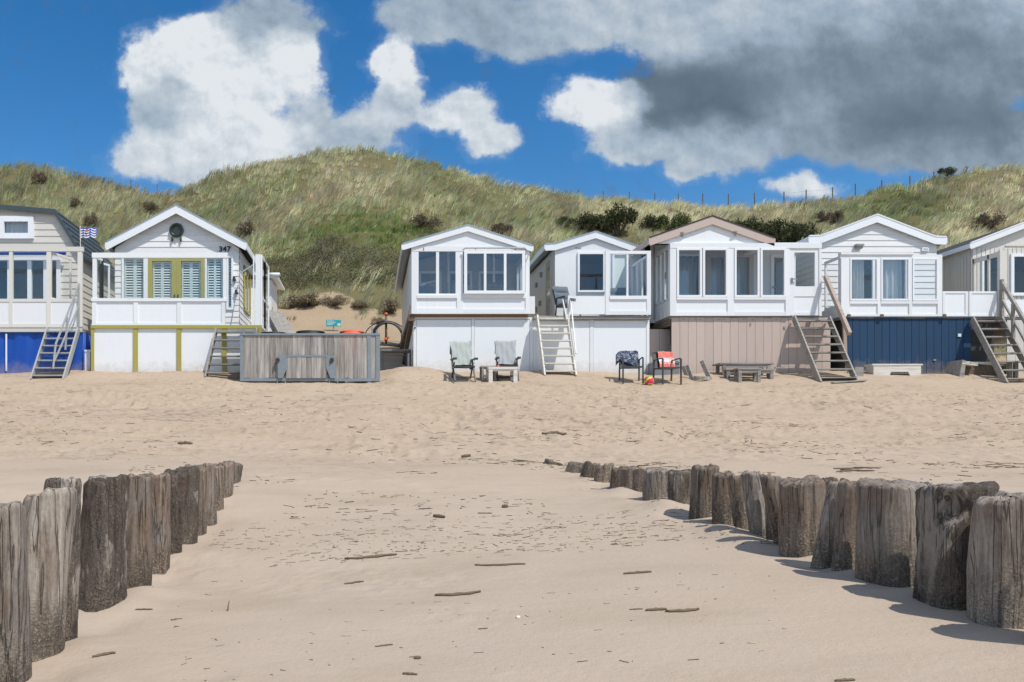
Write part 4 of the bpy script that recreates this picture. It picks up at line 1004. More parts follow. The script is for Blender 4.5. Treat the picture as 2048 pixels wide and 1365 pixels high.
def curtain(parent, a, b, c, d, Y, seed, mat='curtain', shape=0):
    P = []; n = 46
    for j in range(9):
        t = j / 8; row = []
        for i in range(n):
            q = i / (n - 1); sh = 1 - shape * math.sin(t * 2.4) * .5
            x = a + (b - a) * q * sh
            zz = c + (d - c) * t + (1.0 * math.sin(q * 22 + seed) if j == 0 else 0)
            row.append((X(x, Y), Y + .05 * math.sin(q * 30 + seed + .6 * math.sin(q * 9)) * (.5 + .5 * t), Z(zz, Y)))
        P.append(row)
    s = MB(); s.grid(P); return s.build('curtain', mat, parent, True)
def louvres(parent, a, b, c, d, Y, panel=2):
    """pale shutter: frame and slats of one leaf set"""
    s = MB(); w = (b - a) / panel
    for k in range(panel):
        p, q = a + k * w, a + (k + 1) * w; st = min(4.0, w * .16)
        fr(s, p, p + st, c, d, Y, 0, .03); fr(s, q - st, q, c, d, Y, 0, .03); fr(s, p + st, q - st, c, c + 3, Y, .002, .028); fr(s, p + st, q - st, d - 3, d, Y, .002, .028)
        z0, z1 = Z(d - 3, Y), Z(c + 3, Y); n = max(3, int((z1 - z0) / .078))
        for i in range(n):
            z = z0 + (i + .5) * (z1 - z0) / n
            s.add([(X(p + st, Y), Y - .004, z - .026), (X(q - st, Y), Y - .004, z - .026), (X(q - st, Y), Y + .026, z + .022), (X(p + st, Y), Y + .026, z + .022),
                   (X(p + st, Y), Y + .006, z - .030), (X(q - st, Y), Y + .006, z - .030), (X(q - st, Y), Y + .034, z + .018), (X(p + st, Y), Y + .034, z + .018)],
                  [(0, 1, 2, 3), (7, 6, 5, 4), (0, 4, 5, 1), (3, 2, 6, 7)])
    return s.build('shutter', 'shutter', parent)
def stairs(name, label, top, bot, Yt, Yb, width_m, n, mat, rails=(), group='stairs leading up to the cabin decks', thick=.045, sw=.19):
    """open stair: left stringer runs from top (px,py) in plane Yt to bot in plane Yb"""
    xt, zt, zb = X(top[0], Yt), Z(top[1], Yt), gzf(X(bot[0], Yb), Yb) - .05
    xb = X(bot[0], Yb)
    t = thing(name, label, 'stairs', (xb + width_m / 2, Yb, zb), group)
    for o in (0, width_m):
        s = MB(); s.beam((xt + o, Yt, zt - .06), (xb + o, Yb, zb), thick, sw, (0, -.6, .8)); s.build('stringer', mat, t)
    for i in range(n):
        q = (i + .35) / n
        x = xt + (xb - xt) * q; y = Yt + (Yb - Yt) * q; z = zt - .06 + (zb - zt + .06) * q
        s = MB(); s.box(x + thick / 2, x + width_m - thick / 2, y - .13, y + .10, z - .018, z + .018); s.build('tread', mat, t)
    for (o, pts, m, r) in rails:
        s = MB()
        for a, b in zip(pts, pts[1:]): s.beam(a, b, r, r * 1.4)
        s.build('handrail', m, t)
    return t
def deckbox(parent, x0, x1, y0, y1, z1, mat='white', th=.10, name='deck'):
    s = MB(); s.box(x0, x1, y0, y1, z1 - th, z1); return s.build(name, mat, parent)
YF = 24.0
CABG = 'stilted beach cabins in a row'

# ================================================================== cabin 1, mansard roof, blue tarpaulin, far left
def cabin_mansard():
    YC = 25.6
    t = thing('beach_cabin', 'pale weatherboard cabin with a slate blue mansard roof and blue tarpaulin base, leftmost', 'beach cabin', (-11.5, YF, 3.0), CABG)
    zf = Z(655, YF); xr = -9.32; xl = -14.2; yb = 29.4
    z_e, z_b, z_p = 7.15, 8.42, 8.56
    prof = poly_prof(([(xl, zf), (xl, z_e), (xl + .8, z_b), (xl + 2.4, z_p)], [(xr, zf), (xr, z_e), (xr - .8, z_b), (xr - 2.4, z_p)]))
    s = MB(); H = [hole(0, 68, 440, 472, YC), hole(-80, 118, 520, 612, YC)]
    wall(s, frontmap(YC), prof, zf, z_p - .02, H, .21); s.build('front_wall', 'greige', t)
    s = MB(); wall(s, rightmap(xr), rect(YC, yb), zf, z_e, (), .21); wall(s, leftmap(xl), rect(YC, yb), zf, z_e); wall(s, lambda a, z, d: (a, yb, z), prof, zf, z_p - .02); s.build('side_wall', 'greige', t)
    s = MB(); s.box(xl + .1, xr - .1, YC + .06, yb - .1, zf, zf + .03); s.quad((xl + .9, 28, zf), (xr - .9, 28, zf), (xr - .9, 28, z_b), (xl + .9, 28, z_b)); s.build('interior', 'int_wall', t)
    pts = [(xl - .12, z_e - .05), (xl + .72, z_b + .09), (xl + 2.4, z_p + .09), (xr - 2.4, z_p + .09), (xr - .72, z_b + .09), (xr + .14, z_e - .05)]
    r = roof(t, pts, 25.45, yb + .1, 'slate', 'slate', .16, edge=False)
    s = MB()   # pressed tile ribs on the steep right side
    nx, nz = .84, .54
    for i in range(6):
        q = (i + .5) / 6; xx = xr - .72 + .86 * q; zz = z_b + .09 + (z_e - z_b - .14) * q
        for k in range(21):
            y = 25.55 + k * .19
            s.box(xx + .004, xx + .03, y, y + .12, zz - .03, zz + .015)
    s.build('roof_tile_rib', 'felt', r)
    window(t, -2, 68, 433, 478, YC - .03, 11, glass='glass_refl', th=.10)
    curtain(t, 10, 58, 445, 470, YC + .12, 2.0)
    window(t, -80, 122, 514, 612, YC - .03, 8, (-10, 20, 60, 92), glass='glass_refl', th=.12, mw=8)
    s = MB(); s.tube([(X(-90, YC), YC - .25, Z(510, YC)), (X(137, YC), YC - .25, Z(510, YC))], .07, 10); s.build('awning_roll', 'tarp', t)
    # glazed deck front
    s = MB()
    for a, b in ((-75, -66), (18, 25), (93, 102), (155, 164)): fr(s, a, b, 503, 654, YF, 0, .09)
    fr(s, -90, 166, 494, 503, YF, -.01, .10); fr(s, -90, 155, 598, 604, YF, .002, .086); fr(s, -90, 155, 648, 655, YF, .002, .086)
    sc = s.build('deck_screen', 'cream', t)
    s = MB(); fr(s, -90, 93, 503, 598, YF, .04, .048); s.build('glass_pane', 'glass', sc)
    s = MB(); fr(s, -90, 93, 604, 648, YF, .02, .05); s.build('lower_panel', 'white', sc)
    s = MB(); fr(s, 102, 155, 604, 648, YF, .02, .05); s.build('lower_panel', 'white', sc)
    # gate leaf with glass swung inwards
    g = MB(); x0 = X(103, YF); y0 = YF + .05; x1 = X(141, 24.75); y1 = 24.75
    zt0, zb0 = Z(504, YF), Z(597, YF)
    g.beam((x0, y0, zt0 - .03), (x1, y1, zt0 - .03), .04, .07); g.beam((x1, y1, zt0), (x1, y1, zb0), .05, .05); g.beam((x0, y0, zb0), (x1, y1, zb0), .04, .06)
    gl = g.build('gate_leaf', 'cream', t)
    g = MB(); g.quad((x0, y0, zb0), (x1, y1, zb0), (x1, y1, zt0 - .05), (x0, y0, zt0 - .05)); g.build('glass_pane', 'glass', gl)
    deckbox(t, X(-90, YF), X(163, YF), YF + .1, YC, zf - .02, 'grey_wood')
    s = MB(); fr(s, -90, 163, 655, 664, YF, .02, .12); s.build('deck_beam', 'grey_side', t)
    P = []
    for j in range(6):
        row = []
        for i in range(60):
            px = -90 + i * (252 / 59)
            row.append((X(px, YF), YF + .10 + .03 * math.sin(px * .11) * (1 - j / 7) + .018 * math.sin(px * .31 + j), Z(664, YF) + (2.95 - Z(664, YF)) * j / 5))
        P.append(row)
    s = MB(); s.grid(P); s.box(X(162, YF), X(162, YF) + .02, YF + .12, 28, 2.9, Z(664, YF)); s.build('base_tarpaulin', 'tarp', t, True)
    s = MB(); fr(s, 10, 13, 668, 742, YF, .03, .05); s.build('base_batten', 'white', t)
cabin_mansard()
zf1 = Z(655, YF)
stairs('stairs', 'grey metal stairs with slim handrails in front of the blue tarpaulin base', (96, 655), (63, 740), YF - .05, 22.85, .92, 7, 'alu',
       [(0, [(X(159, YF), YF - .05, Z(570, YF)), (X(111, 22.85), 22.85, Z(690, 22.85)), (X(106, 22.8), 22.8, Z(738, 22.8))], 'alu', .035),
        (0, [(X(159, YF), YF - .05, Z(612, YF)), (X(109, 22.85), 22.85, Z(722, 22.85))], 'alu', .03),
        (0, [(X(131, 23.4), 23.4, Z(700, 23.4)), (X(134, 23.4), 23.4, Z(634, 23.4))], 'alu', .035),
        (0, [(X(159, YF), YF - .05, Z(655, YF)), (X(159, YF), YF - .05, Z(568, YF))], 'alu', .035)])
s = MB(); fr(s, 155, 180, 703, 744, 24.25, 0, .06); fr(s, 153, 182, 700, 704, 24.25, -.02, .08)
tag(s.build('panel_box', 'white', None, org=Vector((X(168, 24.25), 24.25, 3.1))), 'low white panel box between the blue tarpaulin and the olive framed base', 'box')
# flag on a stick
fx, fy = X(161, 24.1), 24.1
t = thing('flag', 'small wavy blue and white flag with an orange crest on a thin stick', 'flag', (fx, fy, Z(497, 24.1)))
s = MB(); s.tube([(fx, fy, Z(503, fy)), (fx - .01, fy, Z(452, fy))], .012, 6); s.build('flag_stick', 'white_wood', t)
P = []; nU, nV = 30, 13
for j in range(nV):
    P.append([(fx + .52 * i / (nU - 1), fy + .05 * math.sin(i * .55 + .5), Z(456, fy) - .30 * j / (nV - 1) + .022 * math.sin(i * .5) + .03 * i / (nU - 1)) for i in range(nU)])
mf, ntf, bf = newmat('wavy_flag_cloth')
tcn = nd(ntf, 'ShaderNodeTexCoord'); spf = nd(ntf, 'ShaderNodeSeparateXYZ'); lk(ntf, tcn.outputs['UV'], spf.inputs[0])
wv_ = math_(ntf, 'MULTIPLY_ADD', math_(ntf, 'SINE', math_(ntf, 'MULTIPLY', spf.outputs[0], 9.0)), .02, spf.outputs[1])
st_ = math_(ntf, 'GREATER_THAN', math_(ntf, 'FRACT', math_(ntf, 'MULTIPLY', wv_, 4.0)), .5)
lk(ntf, mixc(ntf, st_, (.78, .8, .85), (.02, .05, .42)), bf.inputs['Base Color']); bf.inputs['Roughness'].default_value = .9
s = MB(); s.grid(P); fo = s.build('flag_cloth', mf, t, True)
uv = fo.data.uv_layers.new(name='UVMap')
for lp in fo.data.loops:
    k = lp.vertex_index; uv.data[lp.index].uv = ((k % nU) / (nU - 1), 1 - (k // nU) / (nV - 1))
s = MB(); cx_, cz_ = fx + .22, Z(456, fy) - .11
s.prism([(cx_ + .62 * a_, cz_ + .62 * b_) for a_, b_ in ((-.06, .05), (-.055, -.02), (0, -.085), (.055, -.02), (.06, .05), (.03, .09), (0, .065), (-.03, .09))], fy - .075, fy - .06)
s.build('flag_crest', 'orange', fo)

# ================================================================== cabin 2, number 347
def cabin_347():
    YC = 25.5; zf = Z(655, YF)
    t = thing('beach_cabin', 'white weatherboard cabin numbered 347 with olive double doors and porthole', 'beach cabin', (-5.0, YF, 3.0), CABG)
    xl, xr = X(230, YC), X(478, YC); yb = 29.5; ze = Z(497, YC); xp, zp = X(352, YC), Z(418, YC)
    H = [hole(246, 294, 514, 612, YC), hole(296, 411, 514, 655, YC), hole(412, 448, 514, 612, YC), hole(455, 465, 514, 618, YC)]
    shell(t, xl, xr, YC, yb, zf, ze, xp, zp, 'white_siding', H, .185, side_holes_r=[(26.3, 27.6, Z(610, YC), Z(520, YC))])
    roof(t, [(X(212, 25.27), Z(484, 25.27)), (X(352, 25.27), Z(410, 25.27)), (X(491, 25.27), Z(484, 25.27))], 25.27, yb + .2, 'felt', 'white_clean', .27)
    for a, b in ((244, 296), (410, 450)):
        w = window(t, a, b, 512, 614, YC - .02, 4); louvres(w, a + 5, b - 5, 517, 610, YC + .06)
    w = window(t, 453, 467, 512, 620, YC - .02, 4); louvres(w, 457, 464, 517, 616, YC + .06, 1)
    for a, b, hs in ((296, 353.4, 350), (353.6, 411, 357)):
        s = MB(); fr(s, a, a + 9, 514, 655, YC, -.05, .03); fr(s, b - 9, b, 514, 655, YC, -.05, .03); fr(s, a + 9, b - 9, 514, 523, YC, -.048, .028); fr(s, a + 9, b - 9, 600, 655, YC, -.048, .028)
        d = s.build('door', 'olive', t)
        g = MB(); fr(g, a + 8, b - 8, 522, 601, YC, -.006, .002); g.build('glass_pane', 'glass', d)
        louvres(d, a + 10, b - 10, 524, 600, YC + .05)
        s = MB(); fr(s, hs - 1, hs + 1, 590, 596, YC, -.09, -.05); s.build('handle', 'charcoal', d)
    s = MB(); fr(s, 288, 296, 512, 655, YC, -.06, .0); fr(s, 411, 414, 512, 655, YC, -.06, .0); s.build('door_frame', 'white_clean', t)
    # porthole
    cx, cz = X(354, YC), Z(462, YC); s = MB(); ring = []
    for i in range(29):
        a = 2 * math.pi * i / 28; ring.append((cx + .185 * math.cos(a), YC - .07, cz + .185 * math.sin(a)))
    s.tube(ring, .045, 8, False)
    for k in (-1, 1): s.box(cx + k * .14 - .02, cx + k * .14 + .02, YC - .10, YC - .03, cz - .36, cz - .22)
    for i in range(8):
        a = i * math.pi / 4 + .2; s.tube([(cx + .185 * math.cos(a), YC - .12, cz + .185 * math.sin(a)), (cx + .185 * math.cos(a), YC - .14, cz + .185 * math.sin(a))], .018, 6)
    p = s.build('porthole', 'porthole', t, True)
    s = MB(); s.add([(cx, YC - .06, cz)] + [(q[0] , YC - .06, q[2]) for q in ring[:-1]], [(0, i + 1, (i + 1) % 28 + 1) for i in range(28)]); s.build('glass_pane', 'glass_dark', p)
    s = MB(); c = Vector((X(298, YC), YC - .05, Z(456, YC))); s.tube([c, c + Vector((0, -.12, -.02))], [.06, .05], 10); s.tube([c + Vector((-.07, -.10, -.02)), c + Vector((.07, -.12, 0))], .04, 8); s.build('wall_lamp', 'lamp', t, True)
    for (px, py) in ((470, 561), (474, 587)):
        s = MB(); c = Vector((X(px, YC), YC - .04, Z(py, YC))); s.tube([c, c + Vector((0, -.08, -.03)), c + Vector((-.03, -.12, .06))], [.05, .04, .02], 8); s.box(c.x - .05, c.x + .02, c.y - .07, c.y, c.z + .03, c.z + .10); s.build('wall_tap' if py > 570 else 'wall_lamp', 'charcoal', t)
    fc = bpy.data.curves.new('house_number', 'FONT'); fc.body = '347'; fc.size = .235; fc.extrude = .006; fc.offset = .006; fc.align_x = 'CENTER'; fc.space_character = 1.1
    ft_ = bpy.data.objects.new('house_number', fc); COL.objects.link(ft_); bpy.context.view_layer.update()
    fm = bpy.data.meshes.new_from_object(ft_.evaluated_get(bpy.context.evaluated_depsgraph_get())); bpy.data.objects.remove(ft_)
    fo = bpy.data.objects.new('house_number', fm); COL.objects.link(fo); fo.parent = t; fo.rotation_euler = (math.pi / 2, 0, 0)
    fo.location = Vector((X(450, YC), YC - .045, Z(504, YC))) - ORG[t.name]; fm.materials.clear(); fm.materials.append(M['black'])
    # deck front
    s = MB()
    for a, b in ((185, 193), (447, 453)): fr(s, a, b, 515, 598, YF, 0, .08)
    fr(s, 184, 455, 506, 516, YF, -.015, .09); fr(s, 183, 454, 597, 603, YF, -.02, .10); fr(s, 183, 450, 647, 652, YF, .0, .085)
    for a, b in ((184, 193), (267, 276), (354, 363), (443, 450)): fr(s, a, b, 603, 647, YF, 0, .082)
    sc = s.build('deck_screen', 'white', t)
    s = MB(); fr(s, 193, 447, 515, 597, YF, .035, .043); s.build('glass_pane', 'glass', sc)
    for a, b in ((193, 267), (276, 354), (363, 443)):
        s = MB(); fr(s, a, b, 603, 647, YF, .025, .05); s.build('lower_panel', 'white_clean', sc)
    # folded glass leaves on the left side and on the right side of the deck
    def leaf(p, name, z0, z1, mids=(), hinge=True):
        s = MB(); gm = MB()
        for (a, b) in zip(p, p[1:]):
            va, vb = Vector((*a, 0)), Vector((*b, 0))
            for q in (a, b): s.beam((*q, z0), (*q, z1), .05, .05)
            for z in (z0 + .03, z1 - .03, *mids): s.beam((*a, z), (*b, z), .04, .06)
            gm.quad((*a, z0), (*b, z0), (*b, z1), (*a, z1))
        o = s.build(name, 'white', t); gm.build('glass_pane', 'glass', o); return o
    leaf([(X(189, YF), YF + .1), (X(204, 24.4), 24.45), (X(203, 24.9), 24.8), (X(219, 25.2), 25.15)], 'side_screen', Z(597, YF), Z(512, YF))
    xs = X(521, YF)
    leaf([(xs, 24.25), (xs, 25.0), (xs, 25.9)], 'side_screen', zf + .02, Z(506, YF), (Z(592, YF),))
    s = MB(); s.box(xs - .18, xs - .03, 24.2, 24.3, zf, Z(506, YF)); s.box(X(504, YF), X(506.5, YF), 24.2, 24.24, zf, Z(508, YF)); s.beam((X(470, YF), 25.3, Z(526, YF)), (X(506, YF), 24.2, Z(526, YF)), .03, .03); s.build('screen_post', 'white', t)
    deckbox(t, X(184, YF), X(523, YF), YF + .12, YC, zf - .01, 'grey_wood'); deckbox(t, xr + .04, X(523, YF), YC + .01, 28.6, zf - .012, 'grey_wood')
    s = MB(); fr(s, 182, 523, 651, 657.5, YF, -.03, .11); fr(s, 517, 523, 657.5, 668, YF, -.028, .1)
    for a, b in ((182, 188), (266.5, 275.5), (353.5, 362.5), (444, 453), (516, 522)): fr(s, a, b, 657.5, 748, YF, -.01, .10)
    s.box(X(187, YF), X(187, YF) - .06, YF + .1, 28, zf - .12, zf - .02)
    s.build('base_frame', 'olive', t)
    for a, b in ((188, 266.5), (275.5, 353.5), (362.5, 444), (453, 516)):
        s = MB(); fr(s, a, b, 657.5, 750, YF, .03, .06); s.build('base_panel', 'white_clean', t)
    s = MB(); s.box(X(184, YF), X(185, YF), YF + .1, 28, 2.9, zf - .1); s.box(X(521, YF), X(522, YF), YF + .1, 28, 2.9, zf - .1); s.build('base_side', 'grey_side', t)
    # side window, gutter
    w = MB()
    for a, b in ((26.3, 26.37), (26.93, 26.99), (27.53, 27.6)): w.box(xr + .03, xr + .07, a, b, Z(610, YC), Z(520, YC))
    w.box(xr + .031, xr + .068, 26.3, 27.6, Z(610, YC) - .03, Z(610, YC) + .05); w.box(xr + .031, xr + .068, 26.3, 27.6, Z(520, YC) - .05, Z(520, YC)); w = w.build('window', 'olive', t)
    g = MB(); g.box(xr + .04, xr + .045, 26.3, 27.6, Z(610, YC), Z(520, YC)); g.build('glass_pane', 'glass_refl', w)
    # lower rear annexe
    s = MB(); xa = X(541, 27.6); s.box(xr + .02, xa, 27.9, 29.6, zf, Z(556, 27.6)); s.build('rear_annexe', 'white_siding', t)
    s = MB(); s.prism([(xr + .03, Z(553, 27.6) + .18), (xr + .03, Z(553, 27.6) + .10), (xa + .25, Z(553, 27.6) - .05), (xa + .25, Z(553, 27.6) + .03)], 27.7, 29.9); ra = s.build('annexe_roof', 'white_clean', t)
    s = MB(); s.tube([(xa - .1, 27.62, Z(549, 27.6)), (xa + .32, 27.62, Z(549, 27.6))], .06, 10); s.build('gutter', 'white_clean', ra, True)
    s = MB()
    for a, b in ((27.95, 28.02), (28.7, 28.77)): s.box(xa + .002, xa + .03, a, b, zf + .1, zf + 1.3)
    s.build('annexe_door_frame', 'olive', t)
cabin_347()
stairs('stairs', 'weathered grey wooden stairs beside the olive framed base, half hidden by the plank container', (433, 656), (411, 744), YF - .05, 22.75, 1.22, 6, 'grey_wood',
       [(0, [(X(482, 23.9), 23.9, Z(657, 23.9)), (X(482, 23.9), 23.9, Z(672, 23.9))], 'galv', .05)])
# sloping boards behind the olive framed cabin
s = MB(); s.beam((X(541, 27.2), 27.2, Z(622, 27.2)), (X(585, 26.2), 26.2, Z(690, 26.2)), .9, .05)
s.beam((X(536, 27.2), 26.8, Z(628, 27.2)), (X(566, 26.2), 25.8, Z(682, 26.2)), .06, .12)
tag(s.build('gangplank', 'grey_wood', None, org=Vector((X(563, 26.7), 26.7, 4.0))), 'grey sloping gangplank behind the plank container, leading up to the cabin numbered 347', 'gangplank')

# ================================================================== plank container
def container():
    Yk = 22.3; yb = Yk + 1.5
    x0, x1 = X(480, Yk), X(760, Yk); zt, zb = Z(668, Yk), Z(762, Yk)
    t = thing('waste_container', 'long grey plank container in a galvanised steel frame with a central tailgate', 'container', ((x0 + x1) / 2, Yk + .7, Z(768, Yk)))
    s = MB()
    for (a, b) in ((480, 486), (735, 742), (752, 760)): fr(s, a, b, 669, 768, Yk, 0, .08)
    fr(s, 480, 760, 667, 671, Yk, -.01, .06); fr(s, 480, 760, 757, 763, Yk, -.012, .09)
    s.box(x0, x0 + .08, yb - .08, yb, zb - .1, zt); s.box(x1 - .08, x1, yb - .08, yb, zb - .1, zt)
    s.box(x0, x0 + .05, Yk + .08, yb - .08, zt - .06, zt); s.box(x1 - .05, x1, Yk + .08, yb - .08, zt - .06, zt); s.box(x0 + .08, x1 - .08, yb - .06, yb, zt - .06, zt)
    s.box(x0, x1, Yk + .09, yb - .09, zb - .02, zb + .04)
    s.build('steel_frame', 'galv', t)
    for (a, b, n) in ((486, 558, 6), (558, 668, 9), (668, 735, 7)):
        s = MB(); c = 671
        w = (b - a) / n; cur = a
        for i in range(n):
            ww = w * random.uniform(.75, 1.25) if i < n - 1 else b - cur
            ww = min(ww, b - cur - (n - 1 - i) * 3); fr(s, cur + .25, cur + ww - .25, c, 757 - random.uniform(0, 1.2), Yk, .02 + random.uniform(0, .008), .05); cur += ww
        s.build('front_planks', 'plank_wood', t)
    s = MB(); planks(s, 742, 752, 671, 757, Yk, 1, .3, .02, .05); s.build('front_planks', 'plank_wood', t)
    for (xa, nm) in ((x0 + .02, 0), (x1 - .05, 1)):
        s = MB()
        for k in range(9): s.box(xa, xa + .03, Yk + .09 + k * .15, Yk + .235 + k * .15, zb + .04, zt - .06)
        s.build('side_planks', 'plank_wood', t)
    s = MB()
    for k in range(24):
        w_ = (x1 - x0 - .2) / 24; s.box(x0 + .1 + k * w_, x0 + .1 + (k + .97) * w_, yb - .05, yb - .02, zb + .04, zt - .06)
    s.build('rear_planks', 'plank_wood', t)
    # tailgate with its two steel arms
    s = MB(); planks(s, 573, 653, 714, 757, Yk, 8, .4, -.05, -.015, .004); tg = s.build('tailgate', 'plank_wood', t)
    s = MB(); fr(s, 558, 670, 711.5, 714.5, Yk, -.06, -.01); s.build('tailgate_bar', 'galv', tg)
    for (a, sg) in ((556, 1), (652, -1)):
        s = MB(); xx = lambda p: X(p, Yk)
        if sg > 0: pl = [(556, 757), (556, 713), (574, 713), (575, 735), (566, 757)]
        else: pl = [(661, 757), (652, 735), (653, 713), (670, 713), (671, 757)]
        s.prism([(xx(p), Z(q, Yk)) for p, q in pl], Yk - .07, Yk - .03); s.build('tailgate_arm', 'galv', tg)
        cxx = X(556 if sg > 0 else 664, Yk); s = MB(); s.tube([(cxx, Yk - .10, Z(721, Yk)), (cxx, Yk - .02, Z(721, Yk))], .06, 10); s.tube([(cxx + .03, Yk - .09, Z(718, Yk)), (cxx - .05, Yk - .09, Z(728, Yk))], .02, 6); s.build('hinge_pin', 'rust', tg)
    for a in (554, 658):
        s = MB(); fr(s, a, a + 2, 762, 771, Yk, -.05, .0); fr(s, a + 16, a + 18, 762, 771, Yk, -.05, .0); fr(s, a, a + 18, 769, 771, Yk, -.052, .0); s.build('forklift_loop', 'galv', t)
    for a in (480, 754):
        s = MB(); fr(s, a, a + 6, 763, 770, Yk, 0, .08); s.build('foot', 'galv', t)
    for (a, c) in ((482, 655), (505, 655), (742, 655), (752, 660)):
        s = MB(); fr(s, a, a + 4, c, 668, Yk, .02 if a > 700 else .3, .07 if a > 700 else .35); s.build('corner_lug', 'galv', t)
container()
def tub(px0, px1, py, Yk, mat, label):
    cx = X((px0 + px1) / 2, Yk); r = (px1 - px0) * Yk / F / 2; zt = Z(py, Yk); z0 = Z(758, 22.3) + .03
    t = thing('tub', label, 'tub', (cx, Yk, z0), 'round tubs standing in the plank container')
    s = MB(); n = 28
    s.tube([(cx, Yk, z0), (cx, Yk, zt - .03)], [r * .8, r * .97], n); s.build('body', mat, t, True)
    ring = [(cx + r * math.cos(2 * math.pi * i / n), Yk + r * .85 * math.sin(2 * math.pi * i / n), zt - .02) for i in range(n + 1)]
    s = MB(); s.tube(ring, .03, 8, False); s.build('rim', mat, t, True)
tub(522, 572, 667, 23.1, 'black', 'black tub barely showing above the left end of the plank container')
tub(594, 648, 664.5, 23.1, 'black', 'black tub rim in the middle of the plank container')
tub(681, 727, 664, 23.1, 'red', 'orange red tub rim at the right of the plank container')
s = MB(); s.beam((X(690, 22.4), 22.35, gzf(X(690, 22.4), 22.3) + .03), (X(738, 22.4), 22.4, gzf(X(738, 22.4), 22.3) + .06), .12, .03)
tag(s.build('plank', 'tan_wood', None, org=Vector((X(714, 22.4), 22.38, gzf(X(714, 22.4), 22.3)))), 'light plank lying under the right end of the plank container', 'plank')
# teal sign
Ys = dune_at(667, 664); z0 = zdf(X(667, Ys), Ys)
t = thing('sign', 'small teal sign on a short stake in the sand behind the plank container', 'sign', (X(667, Ys), Ys, min(z0, Z(668, Ys))))
s = MB(); fr(s, 652, 682, 640.5, 653.5, Ys, -.02, 0); sb = s.build('sign_board', 'teal', t)
s = MB()
for i, (a, b) in enumerate(((654, 668), (654, 672), (654, 669), (654, 665))): fr(s, a, b, 642.3 + i * 2.4, 643.1 + i * 2.4, Ys, -.024, -.018)
s.build('sign_text', 'white_clean', sb)
s = MB(); fr(s, 675, 681, 647, 652.5, Ys, -.025, -.018); s.build('sign_emblem', 'white_wood', sb)
s = MB(); s.tube([(X(667, Ys), Ys + .02, z0 - .2), (X(667, Ys), Ys + .02, Z(639, Ys))], .022, 7); s.build('stake', 'galv', t)
# orange capped post and hose
Yp = dune_at(772, 690); xp_ = X(772, Yp)
t = thing('marker_post', 'wooden marker post with an orange cap standing beside a coiled hose', 'post', (xp_, Yp, zdf(xp_, Yp)))
s = MB(); s.tube([(xp_ + .01, Yp, zdf(xp_, Yp) - .2), (xp_, Yp, Z(628, Yp))], .05, 10); s.build('post', 'brown_wood', t, True)
s = MB(); s.tube([(xp_, Yp, Z(632, Yp)), (xp_, Yp, Z(626, Yp))], [.06, .062], 10); s.build('cap', 'orange', t, True)
s = MB(); s.tube([(xp_, Yp, Z(683, Yp)), (xp_, Yp, Z(676, Yp))], .065, 10); s.tube([(xp_ + .05, Yp - .04, Z(678, Yp)), (xp_ + .13, Yp - .06, Z(674, Yp))], .03, 7); s.build('valve', 'orange', t, True)
s = MB(); s.tube([(xp_, Yp - .01, Z(640, Yp)), (xp_, Yp - .01, Z(646, Yp))], .06, 10); s.build('clamp', 'galv', t)
s = MB()
def loop(cx, cy, rx, ry, Y, r, a0, a1, off):
    s.tube([(X(cx, Y) + rx * Y / F * math.cos(a0 + (a1 - a0) * i / 40), Y + off * math.sin(i * .3), max(Z(cy, Y) + ry * Y / F * math.sin(a0 + (a1 - a0) * i / 40), zdf(X(cx, Y), Y) + .02)) for i in range(41)], r, 7)
loop(775, 676, 31, 31, Yp - 0.10, .045, 0, 6.28, .03); loop(776, 675, 28, 29, Yp - 0.15, .04, .3, 6.5, .05); loop(772, 678, 43, 35, Yp - -0.10, .022, .2, 3.0, .04); loop(776, 678, 30, 26, Yp - -0.05, .02, 3.3, 6.6, .02)
tag(s.build('hose', 'black', None, True, org=Vector((xp_, Yp, zdf(xp_, Yp)))), 'coil of thick black hose hanging on the orange capped post', 'hose')
Yb_ = 25.0; t = thing('trestle', 'low grey wooden trestle against the left side of the glazed cabin', 'trestle', (X(790, Yb_), Yb_, gzf(X(790, Yb_), Yb_)))
s = MB(); fr(s, 762, 821, 701, 704.5, Yb_, -.35, .35); s.build('top', 'grey_wood', t)
for (a, dy) in ((811, -.3), (818, -.3), (764, -.3), (811, .3)):
    s = MB(); fr(s, a, a + 3, 704.5, 742, Yb_, dy - .03, dy + .03); s.build('leg', 'charcoal', t)
s = MB(); fr(s, 764, 815, 710, 712, Yb_, -.02, .02); s.build('brace', 'grey_wood', t)
